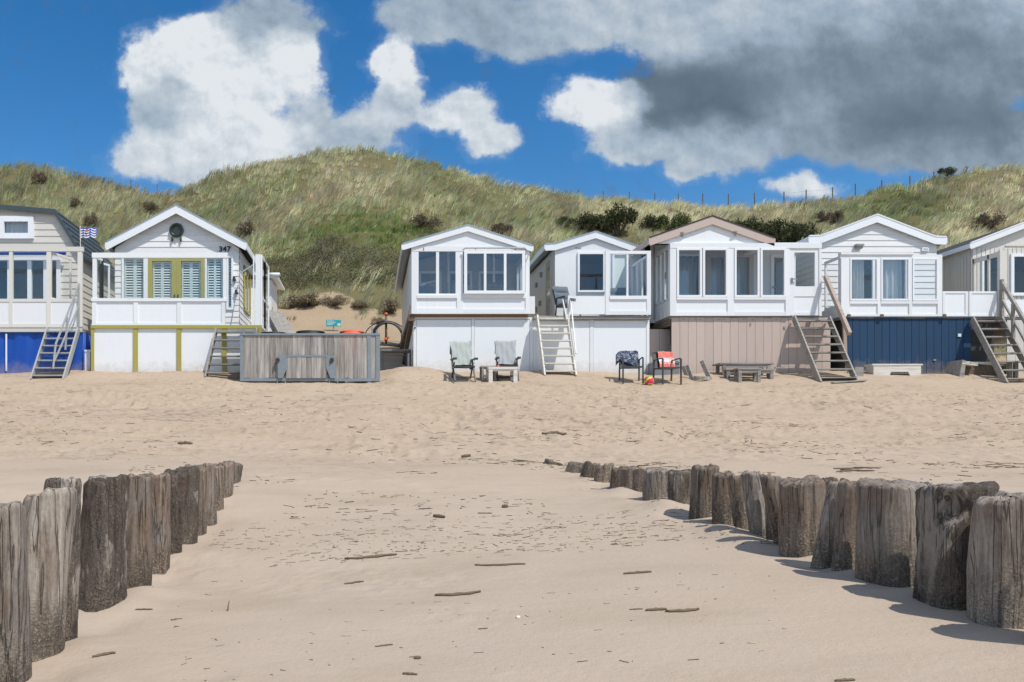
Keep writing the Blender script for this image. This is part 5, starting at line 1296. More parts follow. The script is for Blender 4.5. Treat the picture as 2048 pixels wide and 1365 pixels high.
# ================================================================== cabin 3, fully glazed porch
def screen_front(t, Y, x_ranges, top, bot, sill, posts, mat='white', panes=None):
    pass
def cabin_glazed():
    YC = 26.2; yb = 31.2; zf = Z(628, YF)
    t = thing('beach_cabin', 'white cabin with a fully glazed porch, just right of the sandy gap', 'beach cabin', (3.0, YF, 3.1), CABG)
    xl, xr = X(823, YF), X(1059, YF); ze = Z(494, YF)
    rp = [(X(805, 23.93), Z(488, 23.93)), (X(936, 23.93), Z(450, 23.93)), (X(1065, 23.93), Z(491, 23.93))]
    zp = rp[1][1] - .05; xp = rp[1][0]
    roof(t, rp, 23.93, yb + .15, 'zinc', 'white_clean', .19)
    # gable infill and side walls
    s = MB(); wall(s, frontmap(YF), gable(xl, xr, ze, xp, zp), Z(494, YF), zp); s.build('gable_panel', 'white_clean', t)
    s = MB(); hl = [(24.25, 25.9, Z(604, YF), Z(510, YF))]
    wall(s, leftmap(xl), rect(YF + .09, yb), zf, ze, hl); wall(s, rightmap(xr), rect(YF + .09, yb), zf, ze, hl)
    wall(s, lambda a, z, d: (a, yb, z), gable(xl, xr, ze, xp, zp), zf, zp); s.build('side_wall', 'grey_side', t)
    for k, xx in ((0, xl), (1, xr)):
        s = MB()
        for y in (24.2, 24.75, 25.3, 25.9): s.box(xx - .03, xx + .03, y, y + .06, Z(604, YF), Z(510, YF))
        s.box(xx - .028, xx + .028, 24.2, 25.96, Z(604, YF) - .06, Z(604, YF)); s.box(xx - .028, xx + .028, 24.2, 25.96, Z(510, YF), Z(510, YF) + .06)
        w = s.build('side_window', 'white', t); g = MB(); g.box(xx - .003, xx + .003, 24.2, 25.96, Z(604, YF), Z(510, YF)); g.build('glass_pane', 'glass', w)
    s = MB(); fr(s, 823, 1059, 493, 503, YF, -.02, .10); fr(s, 823, 834, 503, 628, YF, -.012, .10); fr(s, 1051, 1059, 503, 628, YF, -.012, .10); fr(s, 914, 926, 503, 628, YF, -.012, .098)
    fr(s, 834, 914, 591, 597, YF, -.03, .09); fr(s, 926, 1051, 587, 597, YF, -.03, .09); fr(s, 834, 914, 617, 628, YF, -.01, .09); fr(s, 926, 1051, 619, 628, YF, -.01, .09)
    s.build('porch_frame', 'white', t)
    s = MB(); fr(s, 834, 914, 597, 617, YF, .015, .05); s.build('lower_panel', 'white_clean', t)
    s = MB(); fr(s, 926, 1051, 597, 619, YF, .015, .05); s.build('lower_panel', 'white_clean', t)
    window(t, 834, 914, 501, 591, YF + .02, 3, (875,), th=.06, mw=6, glass='glass_porch')
    window(t, 928, 1050, 502, 588, YF - .07, 6, (970, 1010), th=.08, mw=5, glass='glass_porch')
    s = MB(); s.tube([(X(925, YF), YF - .09, Z(502, YF)), (X(930, YF), YF - .12, Z(498.5, YF)), (X(1048, YF), YF - .12, Z(498.5, YF)), (X(1053, YF), YF - .09, Z(503, YF))], .022, 7); s.beam((X(1056, YF), YF - .05, Z(512, YF)), (X(1047, YF), YF - .10, Z(536, YF)), .02, .02); s.build('window_stay', 'alu', t)
    for (px, a, b) in ((847, 496, 502), (1031, 497, 501), (951, 497, 500)):
        s = MB(); fr(s, px - 1.2, px + 1.2, a, b, YF, -.024, -.018); s.build('rust_bracket', 'orange', t)
    # room behind
    deckbox(t, xl + .02, xr - .02, YF + .1, yb - .05, zf, 'int_wood', .08)
    s = MB(); Hh = [(xl + .35, xl + 1.1, zf + .05, zf + 1.75), (xl + 1.3, xl + 2.1, zf + .7, zf + 1.75), (xl + 2.3, xl + 3.2, zf + .7, zf + 1.75)]
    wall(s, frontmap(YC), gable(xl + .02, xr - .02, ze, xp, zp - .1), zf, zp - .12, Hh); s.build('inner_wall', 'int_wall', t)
    for (a, b, c, d) in Hh:
        s = MB(); s.box(a, a + .08, YC - .04, YC + .04, c, d); s.box(b - .08, b, YC - .04, YC + .04, c, d); s.box(a + .08, b - .08, YC - .038, YC + .038, d - .08, d); s.box(a + .08, b - .08, YC - .038, YC + .038, c, c + .08)
        w = s.build('inner_window', 'white', t); g = MB(); g.box(a + .05, b - .05, YC - .004, YC + .004, c + .05, d - .05); g.build('glass_pane', 'glass_refl', w)
    s = MB(); s.box(xl + .1, xr - .1, yb - .2, yb - .15, zf, ze); s.build('interior', 'int_wall', t)
    s = MB(); s.box(X(897, 25.4) - .03, X(897, 25.4) + .03, 25.4, 25.46, Z(565, 25.4), ze + .2); s.box(X(988, 25.4) - .03, X(988, 25.4) + .03, 25.4, 25.46, Z(565, 25.4), ze + .2); s.build('hanging_pole', 'white', t)
    # base
    zz = 24.16
    s = MB(); s.box(xl + .04, xr - .0, YF + .12, zz + .35, Z(637, YF), zf - .085); s.build('deck_beam', 'grey_side', t)
    s = MB(); s.box(xl - .09, xl + .10, YF + .05, yb, zf - .20, zf - .005); s.beam((xl + .0, YF + .3, zf - .15), (xl + .02, 30.5, gzf(xl, 30.5) - .1), .12, .25); s.build('floor_beam', 'brown_wood', t)
    s = MB(); fr(s, 827, 833, 635, 752, zz, 0, .05); fr(s, 943, 949, 635, 752, zz, 0, .05); fr(s, 1060, 1066, 635, 752, zz, 0, .05); fr(s, 833, 943, 635, 639, zz, .002, .048); fr(s, 949, 1060, 635, 639, zz, .002, .048); s.box(X(827, zz), X(827, zz) + .03, zz + .05, 30.5, 2.9, Z(635, zz)); bf = s.build('base_frame', 'white', t)
    for (a, b) in ((833, 943), (949, 1060)):
        s = MB(); fr(s, a + .6, b - .6, 639.7, 752, zz, .012, .04); d = s.build('base_door', 'white_clean', t)
        for q in (a + 14, b - 14): s = MB(); fr(s, q - 2, q + 2, 635.5, 638.5, zz, -.03, .0); s.build('hinge', 'lamp', d)
    s = MB(); s.tube([(X(830, zz), zz - .03, Z(656, zz)), (X(830, zz), zz, Z(656, zz))], .03, 8); s.build('lock', 'charcoal', t)
cabin_glazed()

# ================================================================== cabin 4, narrow, open deck corner
def cabin_narrow():
    YC = 25.7; yb = 30.2; zf = Z(630, YF)
    t = thing('beach_cabin', 'narrow white cabin with an open deck corner and white stairs', 'beach cabin', (7.4, YF, 3.1), CABG)
    xl, xr = X(1110, YC), X(1283, YC); ze = Z(497, YC); rp = [(X(1091, 25.62), Z(488, 25.62)), (X(1111, 25.62), Z(487, 25.62)), (X(1192, 25.62), Z(463, 25.62)), (X(1288, 25.62), Z(497, 25.62))]
    xp, zp = rp[2][0], rp[2][1] - .05
    roof(t, rp, 25.62, yb + .1, 'zinc', 'white_clean', .22)
    H = [hole(1158, 1207, 508, 582, YC), hole(1228, 1252, 510, 625, YC)]
    shell(t, xl, xr, YC, yb, zf, ze, xp, zp, 'white', H, side_mat='grey_side')
    window(t, 1155, 1210, 505, 585, YC - .02, 4, glass='glass_refl')
    s = MB(); s.box(X(1165, 26.6), X(1215, 26.6), 26.9, 27.0, Z(585, 26.6), Z(542, 26.6)); s.build('cupboard', 'int_wood', t)
    s = MB(); fr(s, 1224, 1228, 506, 628, YC, -.05, .03); fr(s, 1252, 1256, 506, 628, YC, -.05, .03); fr(s, 1228, 1252, 506, 511, YC, -.048, .028); s.build('door_frame', 'white_clean', t)
    s = MB(); fr(s, 1228, 1252, 511, 626, YC, .0, .03); s.build('door', 'shutter', t)
    # side door, window and shutters on the left wall
    s = MB(); s.box(xl - .04, xl + .0, 26.9, 26.98, zf, ze - .15); s.box(xl - .04, xl, 26.15, 26.23, zf, ze - .15); s.box(xl - .038, xl, 26.23, 26.9, ze - .23, ze - .15); s.build('door_frame', 'grey_side', t)
    s = MB(); s.box(xl - .012, xl - .002, 26.23, 26.9, zf + .05, ze - .23); d = s.build('side_door', 'int_wall', t)
    s = MB(); s.box(xl - .05, xl - .02, 26.3, 26.36, zf + .8, zf + .9); s.build('handle', 'lamp', d)
    s = MB(); s.box(xl - .02, xl - .004, 26.3, 26.8, zf + .9, ze - .35); s.build('glass_pane', 'glass_refl', d)
    for (y, z) in ((27.8, .95), (28.5, .85), (28.4, 1.7), (27.6, 1.9)):
        s = MB(); s.box(xl - .07, xl, y, y + .14, zf + z, zf + z + .16); s.build('vent_box', 'lamp', t)
    s = MB(); fr(s, 1150, 1162, 495.5, 497.5, YC, -.012, -.002); s.build('number_plate', 'lamp', t)
    # deck
    deckbox(t, X(1068, YF), X(1302, YF), YF + .05, YC, zf - .02, 'grey_wood')
    s = MB(); fr(s, 1138, 1210, 593, 629, YF, 0, .05); s.build('deck_panel', 'white_clean', t)
    s = MB(); fr(s, 1059, 1070, 593, 628, 24.6, 0, .04); s.build('deck_panel', 'white', t)
    s = MB(); fr(s, 1211, 1219, 502, 630, YF, 0, .08); fr(s, 1294, 1302, 502, 630, YF, 0, .08); fr(s, 1219, 1294, 502, 508, YF, .002, .078); fr(s, 1219, 1294, 592, 599, YF, -.02, .078); fr(s, 1219, 1294, 622, 630, YF, .002, .078); fr(s, 1253.5, 1257, 508, 592, YF, .01, .07)
    sc = s.build('deck_screen', 'white', t); s = MB(); fr(s, 1219, 1294, 508, 592, YF, .036, .044); s.build('glass_pane', 'glass', sc)
    s = MB(); fr(s, 1219, 1294, 599, 622, YF, .02, .05); s.build('lower_panel', 'white_clean', sc)
    xs = X(1299, YF); s = MB(); g = MB()
    for y in (24.2, 24.65, 25.1, 25.6): s.beam((xs, y, zf), (xs, y, Z(512, YF)), .05, .05)
    s.beam((xs, 24.1, Z(510, YF)), (xs, YC, Z(510, YF)), .05, .08); s.beam((xs, 24.1, Z(596, YF)), (xs, YC, Z(596, YF)), .05, .07)
    sc = s.build('side_screen', 'white', t); g.quad((xs, 24.1, zf + .1), (xs, YC, zf + .1), (xs, YC, Z(512, YF)), (xs, 24.1, Z(512, YF))); g.build('glass_pane', 'glass', sc)
    s = MB(); s.box(X(1066, YF), X(1300, YF), YF + .12, YF + .5, Z(637, YF), zf - .12); s.build('deck_beam', 'grey_side', t)
    zz = 24.16; s = MB()
    for (a, b) in ((1066.5, 1072), (1180, 1187), (1293, 1299)): fr(s, a, b, 637, 755, zz, 0, .05)
    fr(s, 1072, 1180, 637, 641, zz, .002, .048); fr(s, 1187, 1293, 637, 641, zz, .002, .048); s.build('base_frame', 'white', t)
    for (a, b) in ((1072, 1180), (1187, 1293)):
        s = MB(); fr(s, a + .6, b - .6, 641.7, 755, zz, .012, .04); d = s.build('base_door', 'white_clean', t)
        for q in (a + 16, b - 14): s = MB(); fr(s, q - 2, q + 2, 637.5, 640.5, zz, -.03, 0); s.build('hinge', 'lamp', d)
    s = MB(); s.box(X(1298, zz), X(1298, zz) + .03, zz + .05, 30, 2.9, zf - .1); s.build('base_side', 'grey_side', t)
cabin_narrow()
zf4 = Z(630, YF)
stairs('stairs', 'white painted stairs leaning against the narrow white cabin', (1074, 629), (1089, 748), YF - .05, 23.05, .90, 8, 'white_wood',
       [(0, [(X(1137, YF), YF - .02, zf4 - .3), (X(1137, YF), YF - .02, Z(592, YF))], 'white', .06),
        (0, [(X(1140, YF), YF - .06, Z(600, YF)), (X(1152, 23.2), 23.2, Z(708, 23.2))], 'alu', .035), (0, [(X(1124, YF), YF - .06, Z(600, YF)), (X(1133, 23.7), 23.7, Z(640, 23.7))], 'alu', .035),
        (0, [(X(1140, YF), YF - .06, Z(600, YF)), (X(1147, YF), YF - .2, Z(603, YF))], 'galv', .06)])

# ================================================================== cabin 5, mauve base and barge boards
def cabin_mauve():
    YC = 25.4; yb = 31; zf = Z(632, YF)
    t = thing('beach_cabin', 'white glazed cabin with mauve brown plank base and mauve barge boards', 'beach cabin', (11.3, YF, 3.1), CABG)
    rp = [(X(1300, 23.98), Z(475, 23.98)), (X(1425, 23.98), Z(432, 23.98)), (X(1549, 23.98), Z(476, 23.98))]
    roof(t, rp, 23.98, yb + .1, 'felt', 'mauve_trim', .25, edge='felt')
    xl, xr = X(1303, 25.3), X(1546, 25.3); ze = Z(487, YF); zp = rp[1][1] - .06; xp = rp[1][0]
    s = MB(); wall(s, frontmap(YF + .06), gable(X(1316, YF), X(1541, YF), ze, xp, zp), ze, zp); s.build('gable_panel', 'white_clean', t)
    s = MB()
    for (px, py) in ((1366, 466), (1472, 464)): fr(s, px - 1, px + 1, py, py + 8, YF, .0, .05); fr(s, px - 5, px + 1, py - 1, py + 1, YF, -.06, .05)
    s.build('gable_hook', 'lamp', t)
    H = [hole(1352, 1399, 512, 612, YC), hole(1416, 1452, 507, 632, YC), hole(1466, 1501, 507, 632, YC), hole(1545, 1580, 512, 630, YC)]
    xr2 = X(1641, YF)
    s = MB(); wall(s, frontmap(YC), rect(xl, xr2), zf, ze + .3, H); s.build('front_wall', 'white', t)
    s = MB(); wall(s, leftmap(xl), rect(YC, yb), zf, ze); wall(s, rightmap(xr2), rect(YC, yb), zf, ze); wall(s, lambda a, z, d: (a, yb, z), rect(xl, xr2), zf, ze); s.build('side_wall', 'grey_side', t)
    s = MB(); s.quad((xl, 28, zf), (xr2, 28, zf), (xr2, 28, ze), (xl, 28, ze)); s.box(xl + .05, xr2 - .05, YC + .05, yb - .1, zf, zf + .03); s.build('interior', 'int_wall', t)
    s = MB(); s.box(X(1530, YF), xr2, YF + .12, yb, ze - .02, ze + .05); s.build('flat_roof', 'white_clean', t)
    w = window(t, 1348, 1402, 508, 616, YC - .02, 5, glass='glass_refl'); curtain(w, 1352, 1400, 514, 610, YC + .15, 1, shape=.3)
    for (a, b) in ((1412, 1456), (1462, 1506)):
        s = MB(); fr(s, a, a + 9, 503, 632, YC, -.06, .03); fr(s, b - 9, b, 503, 632, YC, -.06, .03); fr(s, a + 9, b - 9, 503, 516, YC, -.058, .028); fr(s, a + 9, b - 9, 596, 632, YC, -.058, .028)
        d = s.build('door', 'mauve', t); g = MB(); fr(g, a + 8, b - 8, 515, 597, YC, -.006, .002); g.build('glass_pane', 'glass_refl', d); curtain(d, a + 8, b - 8, 516, 600, YC + .15, a, shape=.0)
    s = MB(); fr(s, 1541, 1547, 508, 632, YC, -.05, .03); fr(s, 1578, 1584, 508, 632, YC, -.05, .03); fr(s, 1547, 1578, 508, 516, YC, -.048, .028); fr(s, 1547, 1578, 600, 632, YC, -.04, .028)
    d = s.build('door', 'white_clean', t); g = MB(); fr(g, 1546, 1579, 515, 601, YC, -.006, .002); g.build('glass_pane', 'glass_refl', d)
    s = MB(); fr(s, 1543, 1548, 574, 577, YC, -.12, -.05); s.build('handle', 'lamp', d)
    # porch front
    s = MB(); fr(s, 1340, 1643, 487, 497, YF, -.02, .10); fr(s, 1340, 1353, 497, 632, YF, -.012, .098)
    for a, b in ((1455, 1468), (1571, 1579), (1638, 1643)): fr(s, a, b, 497, 632, YF, -.012, .098)
    for a, b in ((1353, 1455), (1468, 1571)): fr(s, a, b, 595, 600, YF, -.03, .09); fr(s, a, b, 624, 632, YF, -.008, .09)
    s.build('porch_frame', 'white', t)
    for a, b in ((1353, 1455), (1468, 1571)):
        s = MB(); fr(s, a, b, 600, 624, YF, .02, .05); s.build('lower_panel', 'white_clean', t)
    for a, b in ((1353, 1403), (1405, 1455), (1468, 1518), (1520, 1571)): window(t, a, b, 497, 595, YF + .01, 4, th=.09)
    s = MB(); fr(s, 1579, 1589, 497, 631, YF, .01, .07); fr(s, 1630, 1638, 497, 631, YF, .01, .07); fr(s, 1589, 1630, 497, 505, YF, .012, .068); fr(s, 1589, 1630, 573, 593, YF, .012, .068); fr(s, 1589, 1630, 625, 631, YF, .012, .068)
    d = s.build('porch_door', 'white', t); g = MB(); fr(g, 1589, 1630, 505, 573, YF, .036, .044); g.build('glass_pane', 'glass', d)
    s = MB(); fr(s, 1589, 1630, 593, 625, YF, .03, .06); s.build('lower_panel', 'white_clean', d)
    s = MB(); fr(s, 1582, 1585, 556, 566, YF, -.02, .01); fr(s, 1584, 1592, 558, 560, YF, -.06, -.03); s.build('handle', 'lamp', d)
    # left glazed return
    xs = X(1341, YF); s = MB(); g = MB()
    for y in (24.1, 24.45, 24.8, 25.15): s.beam((xs, y, zf), (xs, y, Z(497, YF)), .05, .06)
    s.beam((xs, 24.1, Z(492, YF)), (xs, 25.3, Z(492, YF)), .05, .10); s.beam((xs, 24.1, Z(597, YF)), (xs, 25.3, Z(597, YF)), .05, .07)
    sc = s.build('side_screen', 'white', t); g.quad((xs, 24.1, Z(597, YF)), (xs, 25.3, Z(597, YF)), (xs, 25.3, Z(494, YF)), (xs, 24.1, Z(494, YF))); g.build('glass_pane', 'glass', sc)
    s = MB(); s.box(xs - .02, xs + .02, 24.1, 25.3, zf, Z(600, YF)); s.build('lower_panel', 'white', sc)
    s = MB(); s.tube([(X(1307, 25.2), 25.15, Z(640, 25.2)), (X(1307, 25.2), 25.15, Z(478, 25.2))], .03, 8); s.build('drainpipe', 'lamp', t)
    s = MB(); c = Vector((X(1334, 24.5), 24.45, Z(553, 24.5))); s.box(c.x - .10, c.x - .06, c.y - .05, c.y + .05, c.z - .1, c.z + .1); s.build('vent_box', 'lamp', t)
    deckbox(t, X(1341, YF), X(1643, YF), YF + .1, YC, zf, 'grey_wood', .08)
    s = MB(); s.box(xs - .03, xs + .12, YF + .12, yb, zf - .28, zf - .08); s.build('floor_beam', 'brown_wood', t)
    s = MB(); planks(s, 1343, 1661, 636, 758, YF + .08, 19, .55, 0, .03, .003); s.build('base_planks', 'mauve', t)
    s = MB(); fr(s, 1342, 1662, 634, 760, YF + .08, .045, .06); s.build('base_backing', 'felt', t)
    for px in (1366, 1390, 1400, 1438, 1448, 1488, 1505, 1553): s = MB(); fr(s, px - .9, px + .9, 638.5, 640.5, YF + .08, -.014, .001); s.build('screw', 'lamp', t)
    s = MB(); fr(s, 1500, 1502, 646, 652, YF + .08, -.02, .001); s.build('lock', 'lamp', t); s = MB(); fr(s, 1567, 1571, 653, 658, YF + .08, -.02, .001); s.build('vent_box', 'lamp', t)
    s = MB(); planks(s, 1300, 1338, 659, 758, 24.55, 2, .5, 0, .03); fr(s, 1338, 1340, 659, 758, 24.55, -.01, .9); s.build('side_planks', 'mauve', t)
cabin_mauve()
stairs('stairs', 'weathered wooden stairs in front of the porch door, between the mauve and navy bases', (1588, 633), (1640, 754), YF - .04, 22.55, 1.04, 8, 'stair_wood',
       [(0, [(X(1651, 23.9), 23.9, Z(554, 23.9)), (X(1699, 22.6), 22.6, Z(668, 22.6))], 'tan_wood', .09),
        (0, [(X(1689, YF), YF + .02, Z(648, YF)), (X(1691, YF), YF + .02, Z(712, YF))], 'tan_wood', .07)])
# round table on the porch of the mauve cabin
tx, ty, tz = X(1450, 24.85), 24.85, Z(632, YF)
t = thing('round_table', 'round dark table inside the glazed porch of the mauve cabin', 'table', (tx, ty, tz))
s = MB(); s.tube([(tx, ty, tz + .70), (tx, ty, tz + .73)], .52, 28); s.build('table_top', 'charcoal', t)
s = MB(); s.tube([(tx, ty, tz), (tx, ty, tz + .70)], .04, 10); s.tube([(tx, ty, tz), (tx, ty, tz + .02)], .28, 20); s.build('pedestal', 'charcoal', t)

# ================================================================== cabin 6, kinked white roof, navy base
def cabin_navy():
    YC = 25.5; yb = 31; zf = Z(633, YF)
    t = thing('beach_cabin', 'white weatherboard cabin with kinked eaves and a navy plank base', 'beach cabin', (16.2, YF, 3.1), CABG)
    xl, xr = X(1632, YC), X(1873, YC); ze = Z(490, YC)
    rp = [(X(1619, 25.37), Z(472, 25.37)), (X(1641, 25.37), Z(471.5, 25.37)), (X(1755, 25.37), Z(429, 25.37)), (X(1871, 25.37), Z(473, 25.37)), (X(1893, 25.37), Z(474, 25.37))]
    roof(t, rp, 25.37, yb + .1, 'felt', 'white_clean', .25, edge='white')
    zp, xp = rp[2][1] - .06, rp[2][0]
    H = [hole(1698, 1746, 515, 600, YC), hole(1762, 1812, 515, 600, YC)]
    shell(t, xl, xr, YC, yb, zf, ze, xp, zp, 'white_siding', H, .19, side_mat='grey_side')
    for a, b, k in ((1695, 1749, 1), (1759, 1815, 2)):
        w = window(t, a, b, 512, 603, YC - .03, 5, glass='glass_refl'); curtain(w, a + 3, a + 34 if k == 1 else b - 4, 518, 599, YC + .15, k * 2.3)
    s = MB(); c = Vector((X(1715, YC), YC - .02, Z(496, YC))); s.box(c.x - .12, c.x + .12, c.y - .14, c.y, c.z + .03, c.z + .09); s.tube([c + Vector((-.09, -.07, 0)), c + Vector((.09, -.07, 0))], .055, 10); s.build('wall_lamp', 'lamp', t)
    s = MB(); fr(s, 1842, 1855, 496, 503, YC, -.06, -.02); vb = s.build('number_plate', 'white_clean', t)
    s = MB(); [fr(s, 1845 + k * 3, 1846.6 + k * 3, 498, 501.5, YC, -.064, -.058) for k in range(3)]; s.build('number_text', 'lamp', vb)
    s = MB(); fr(s, 1752, 1757, 442, 446, 25.37, .04, .12); s.build('gable_hook', 'lamp', t)
    # porch
    s = MB(); fr(s, 1680, 1825, 506, 510, YF, -.05, .1); fr(s, 1680, 1884, 510, 517, YF, -.012, .098)
    for a, b in ((1682, 1699), (1755, 1761), (1818, 1824), (1875, 1884)): fr(s, a, b, 517, 633, YF, -.012, .098)
    for a, b in ((1699, 1755), (1761, 1818), (1824, 1875)): fr(s, a, b, 602, 608, YF, -.02, .09); fr(s, a, b, 629, 633, YF, -.008, .09)
    s.build('porch_frame', 'white', t)
    for a, b in ((1699, 1755), (1761, 1818), (1824, 1875)):
        s = MB(); fr(s, a, b, 608, 629, YF, .02, .05); s.build('lower_panel', 'white_clean', t)
        window(t, a, b, 517, 602, YF + .01, 3, th=.08)
    xs = X(1684, YF); s = MB(); g = MB(); zt = Z(511, YF)
    for y in (24.12, 24.85): s.beam((xs, y, zf), (xs, y, zt), .06, .05)
    s.beam((xs, 24.1, zt - .04), (xs, 24.9, zt - .04), .05, .08); s.beam((xs, 24.1, Z(610, YF)), (xs, 24.9, Z(610, YF)), .05, .06)
    sc = s.build('side_screen', 'white', t); g.quad((xs, 24.1, Z(610, YF)), (xs, 24.9, Z(610, YF)), (xs, 24.9, zt), (xs, 24.1, zt)); g.build('glass_pane', 'glass', sc)
    s = MB(); s.box(xs - .015, xs + .015, 24.12, 25.4, zf, Z(612, YF)); s.build('lower_panel', 'white', sc)
    deckbox(t, X(1684, YF), X(1996, YF), YF + .1, YC, zf, 'grey_wood', .08)
    s = MB(); planks(s, 1690, 1942, 637, 760, YF + .06, 17, .7, 0, .03, .003); s.build('base_planks', 'navy', t)
    s = MB(); fr(s, 1689, 1990, 635, 762, YF + .06, .045, .06); s.box(X(1690, YF), X(1690, YF) + .03, YF + .15, 30, 2.9, zf - .1); s.build('base_backing', 'felt', t)
    for px in (1697, 1763, 1888): s = MB(); fr(s, px - 3, px + 3, 629, 635, YF, -.04, -.012); s.build('bracket', 'brown_wood', t)
    s = MB(); fr(s, 1915, 1921, 668, 674, YF + .06, -.03, 0); s.build('vent_box', 'white', t)
    s = MB(); fr(s, 1866, 1871, 719, 722, YF + .06, -.03, 0); s.build('lock', 'lamp', t)
cabin_navy()
# ================================================================== cabin 7, cut off at the right
def cabin_right():
    YC = 25.3; yb = 31; zf = Z(633, YF)
    t = thing('beach_cabin', 'off white upright boarded cabin cut off by the right picture edge', 'beach cabin', (21.5, YF, 3.1), CABG)
    xl, xr = X(1943, YC), X(2262, YC); ze = Z(496, YC); xp = X(2102, 25.14); zpk = Z(424, 25.14)
    roof(t, [(X(1942, 25.14), Z(486, 25.14)), (xp, zpk), (X(2262, 25.14), Z(486, 25.14))], 25.14, yb, 'felt', 'white_clean', .20, edge='white')
    H = [hole(1966, 2003, 514, 620, YC), hole(2026, 2120, 514, 588, YC)]
    shell(t, xl, xr, YC, yb, zf, ze, xp, zpk - .06, 'cream', H, vert=.14, side_mat='grey_side')
    window(t, 1963, 2006, 511, 622, YC - .03, 4, glass='glass_refl'); window(t, 2021, 2125, 508, 592, YC - .03, 6, (2075,), glass='glass_refl')
    s = MB(); fr(s, 2010, 2140, 497 - 7, 493, YC, -.03, -.018); s.build('trim_board', 'cream', t)
    # glass return of the deck
    xs = X(2006, YF); s = MB(); g = MB(); zt = Z(501, YF)
    s.box(xs - .09, xs + .09, YF, YF + .10, zf, zt)
    for y in (24.55, 25.15): s.beam((xs, y, zf), (xs, y, zt), .05, .06)
    s.beam((xs, 24.1, zt - .07), (xs, 25.2, zt - .07), .05, .14); s.beam((xs, 24.1, Z(610, YF)), (xs, 25.2, Z(610, YF)), .05, .06)
    sc = s.build('side_screen', 'cream', t); g.quad((xs, 24.1, Z(612, YF)), (xs, 25.2, Z(612, YF)), (xs, 25.2, zt - .1), (xs, 24.1, zt - .1)); g.build('glass_pane', 'glass', sc)
    s = MB(); s.box(xs - .015, xs + .015, 24.1, 25.2, zf, Z(612, YF)); s.build('lower_panel', 'white', sc)
    for a, b in ((1886, 1936), (1939, 1994)):
        s = MB(); fr(s, a, a + 5, 583, 633, YF, .0, .07); fr(s, b - 5, b, 583, 633, YF, .0, .07); fr(s, a + 5, b - 5, 583, 587, YF, .002, .068); fr(s, a + 5, b - 5, 629, 633, YF, .002, .068); dp = s.build('deck_panel', 'white', t)
        s = MB(); fr(s, a + 5, b - 5, 587, 629, YF, .02, .05); s.build('lower_panel', 'white_clean', dp)
    deckbox(t, X(1996, YF), X(2250, YF), YF + .1, YC, zf, 'grey_wood', .08)
    s = MB(); fr(s, 2012, 2250, 600, 630, YF, .02, .06); s.build('deck_panel', 'white_clean', t)
    s = MB(); planks(s, 2014, 2250, 640, 762, YF + .08, 14, .5, 0, .03, .004); s.build('base_planks', 'grey_side', t)
cabin_right()
zf7 = Z(633, YF)
stairs('stairs', 'weathered wooden stairs with a double handrail at the right end of the navy base', (1944, 634), (2012, 757), YF - .04, 22.5, .86, 8, 'stair_wood',
       [(0, [(X(2001, YF), YF - .05, Z(566, YF)), (X(2072, 22.5), 22.5, Z(680, 22.5))], 'stair_wood', .07), (0, [(X(2001, YF), YF - .05, Z(600, YF)), (X(2072, 22.5), 22.5, Z(722, 22.5))], 'stair_wood', .045),
        (0, [(X(2001, YF), YF - .05, Z(640, YF)), (X(2001, YF), YF - .05, Z(560, YF))], 'stair_wood', .07), (0, [(X(2026, 23.4), 23.4, Z(678, 23.4)), (X(2026, 23.4), 23.4, Z(608, 23.4))], 'stair_wood', .06)])

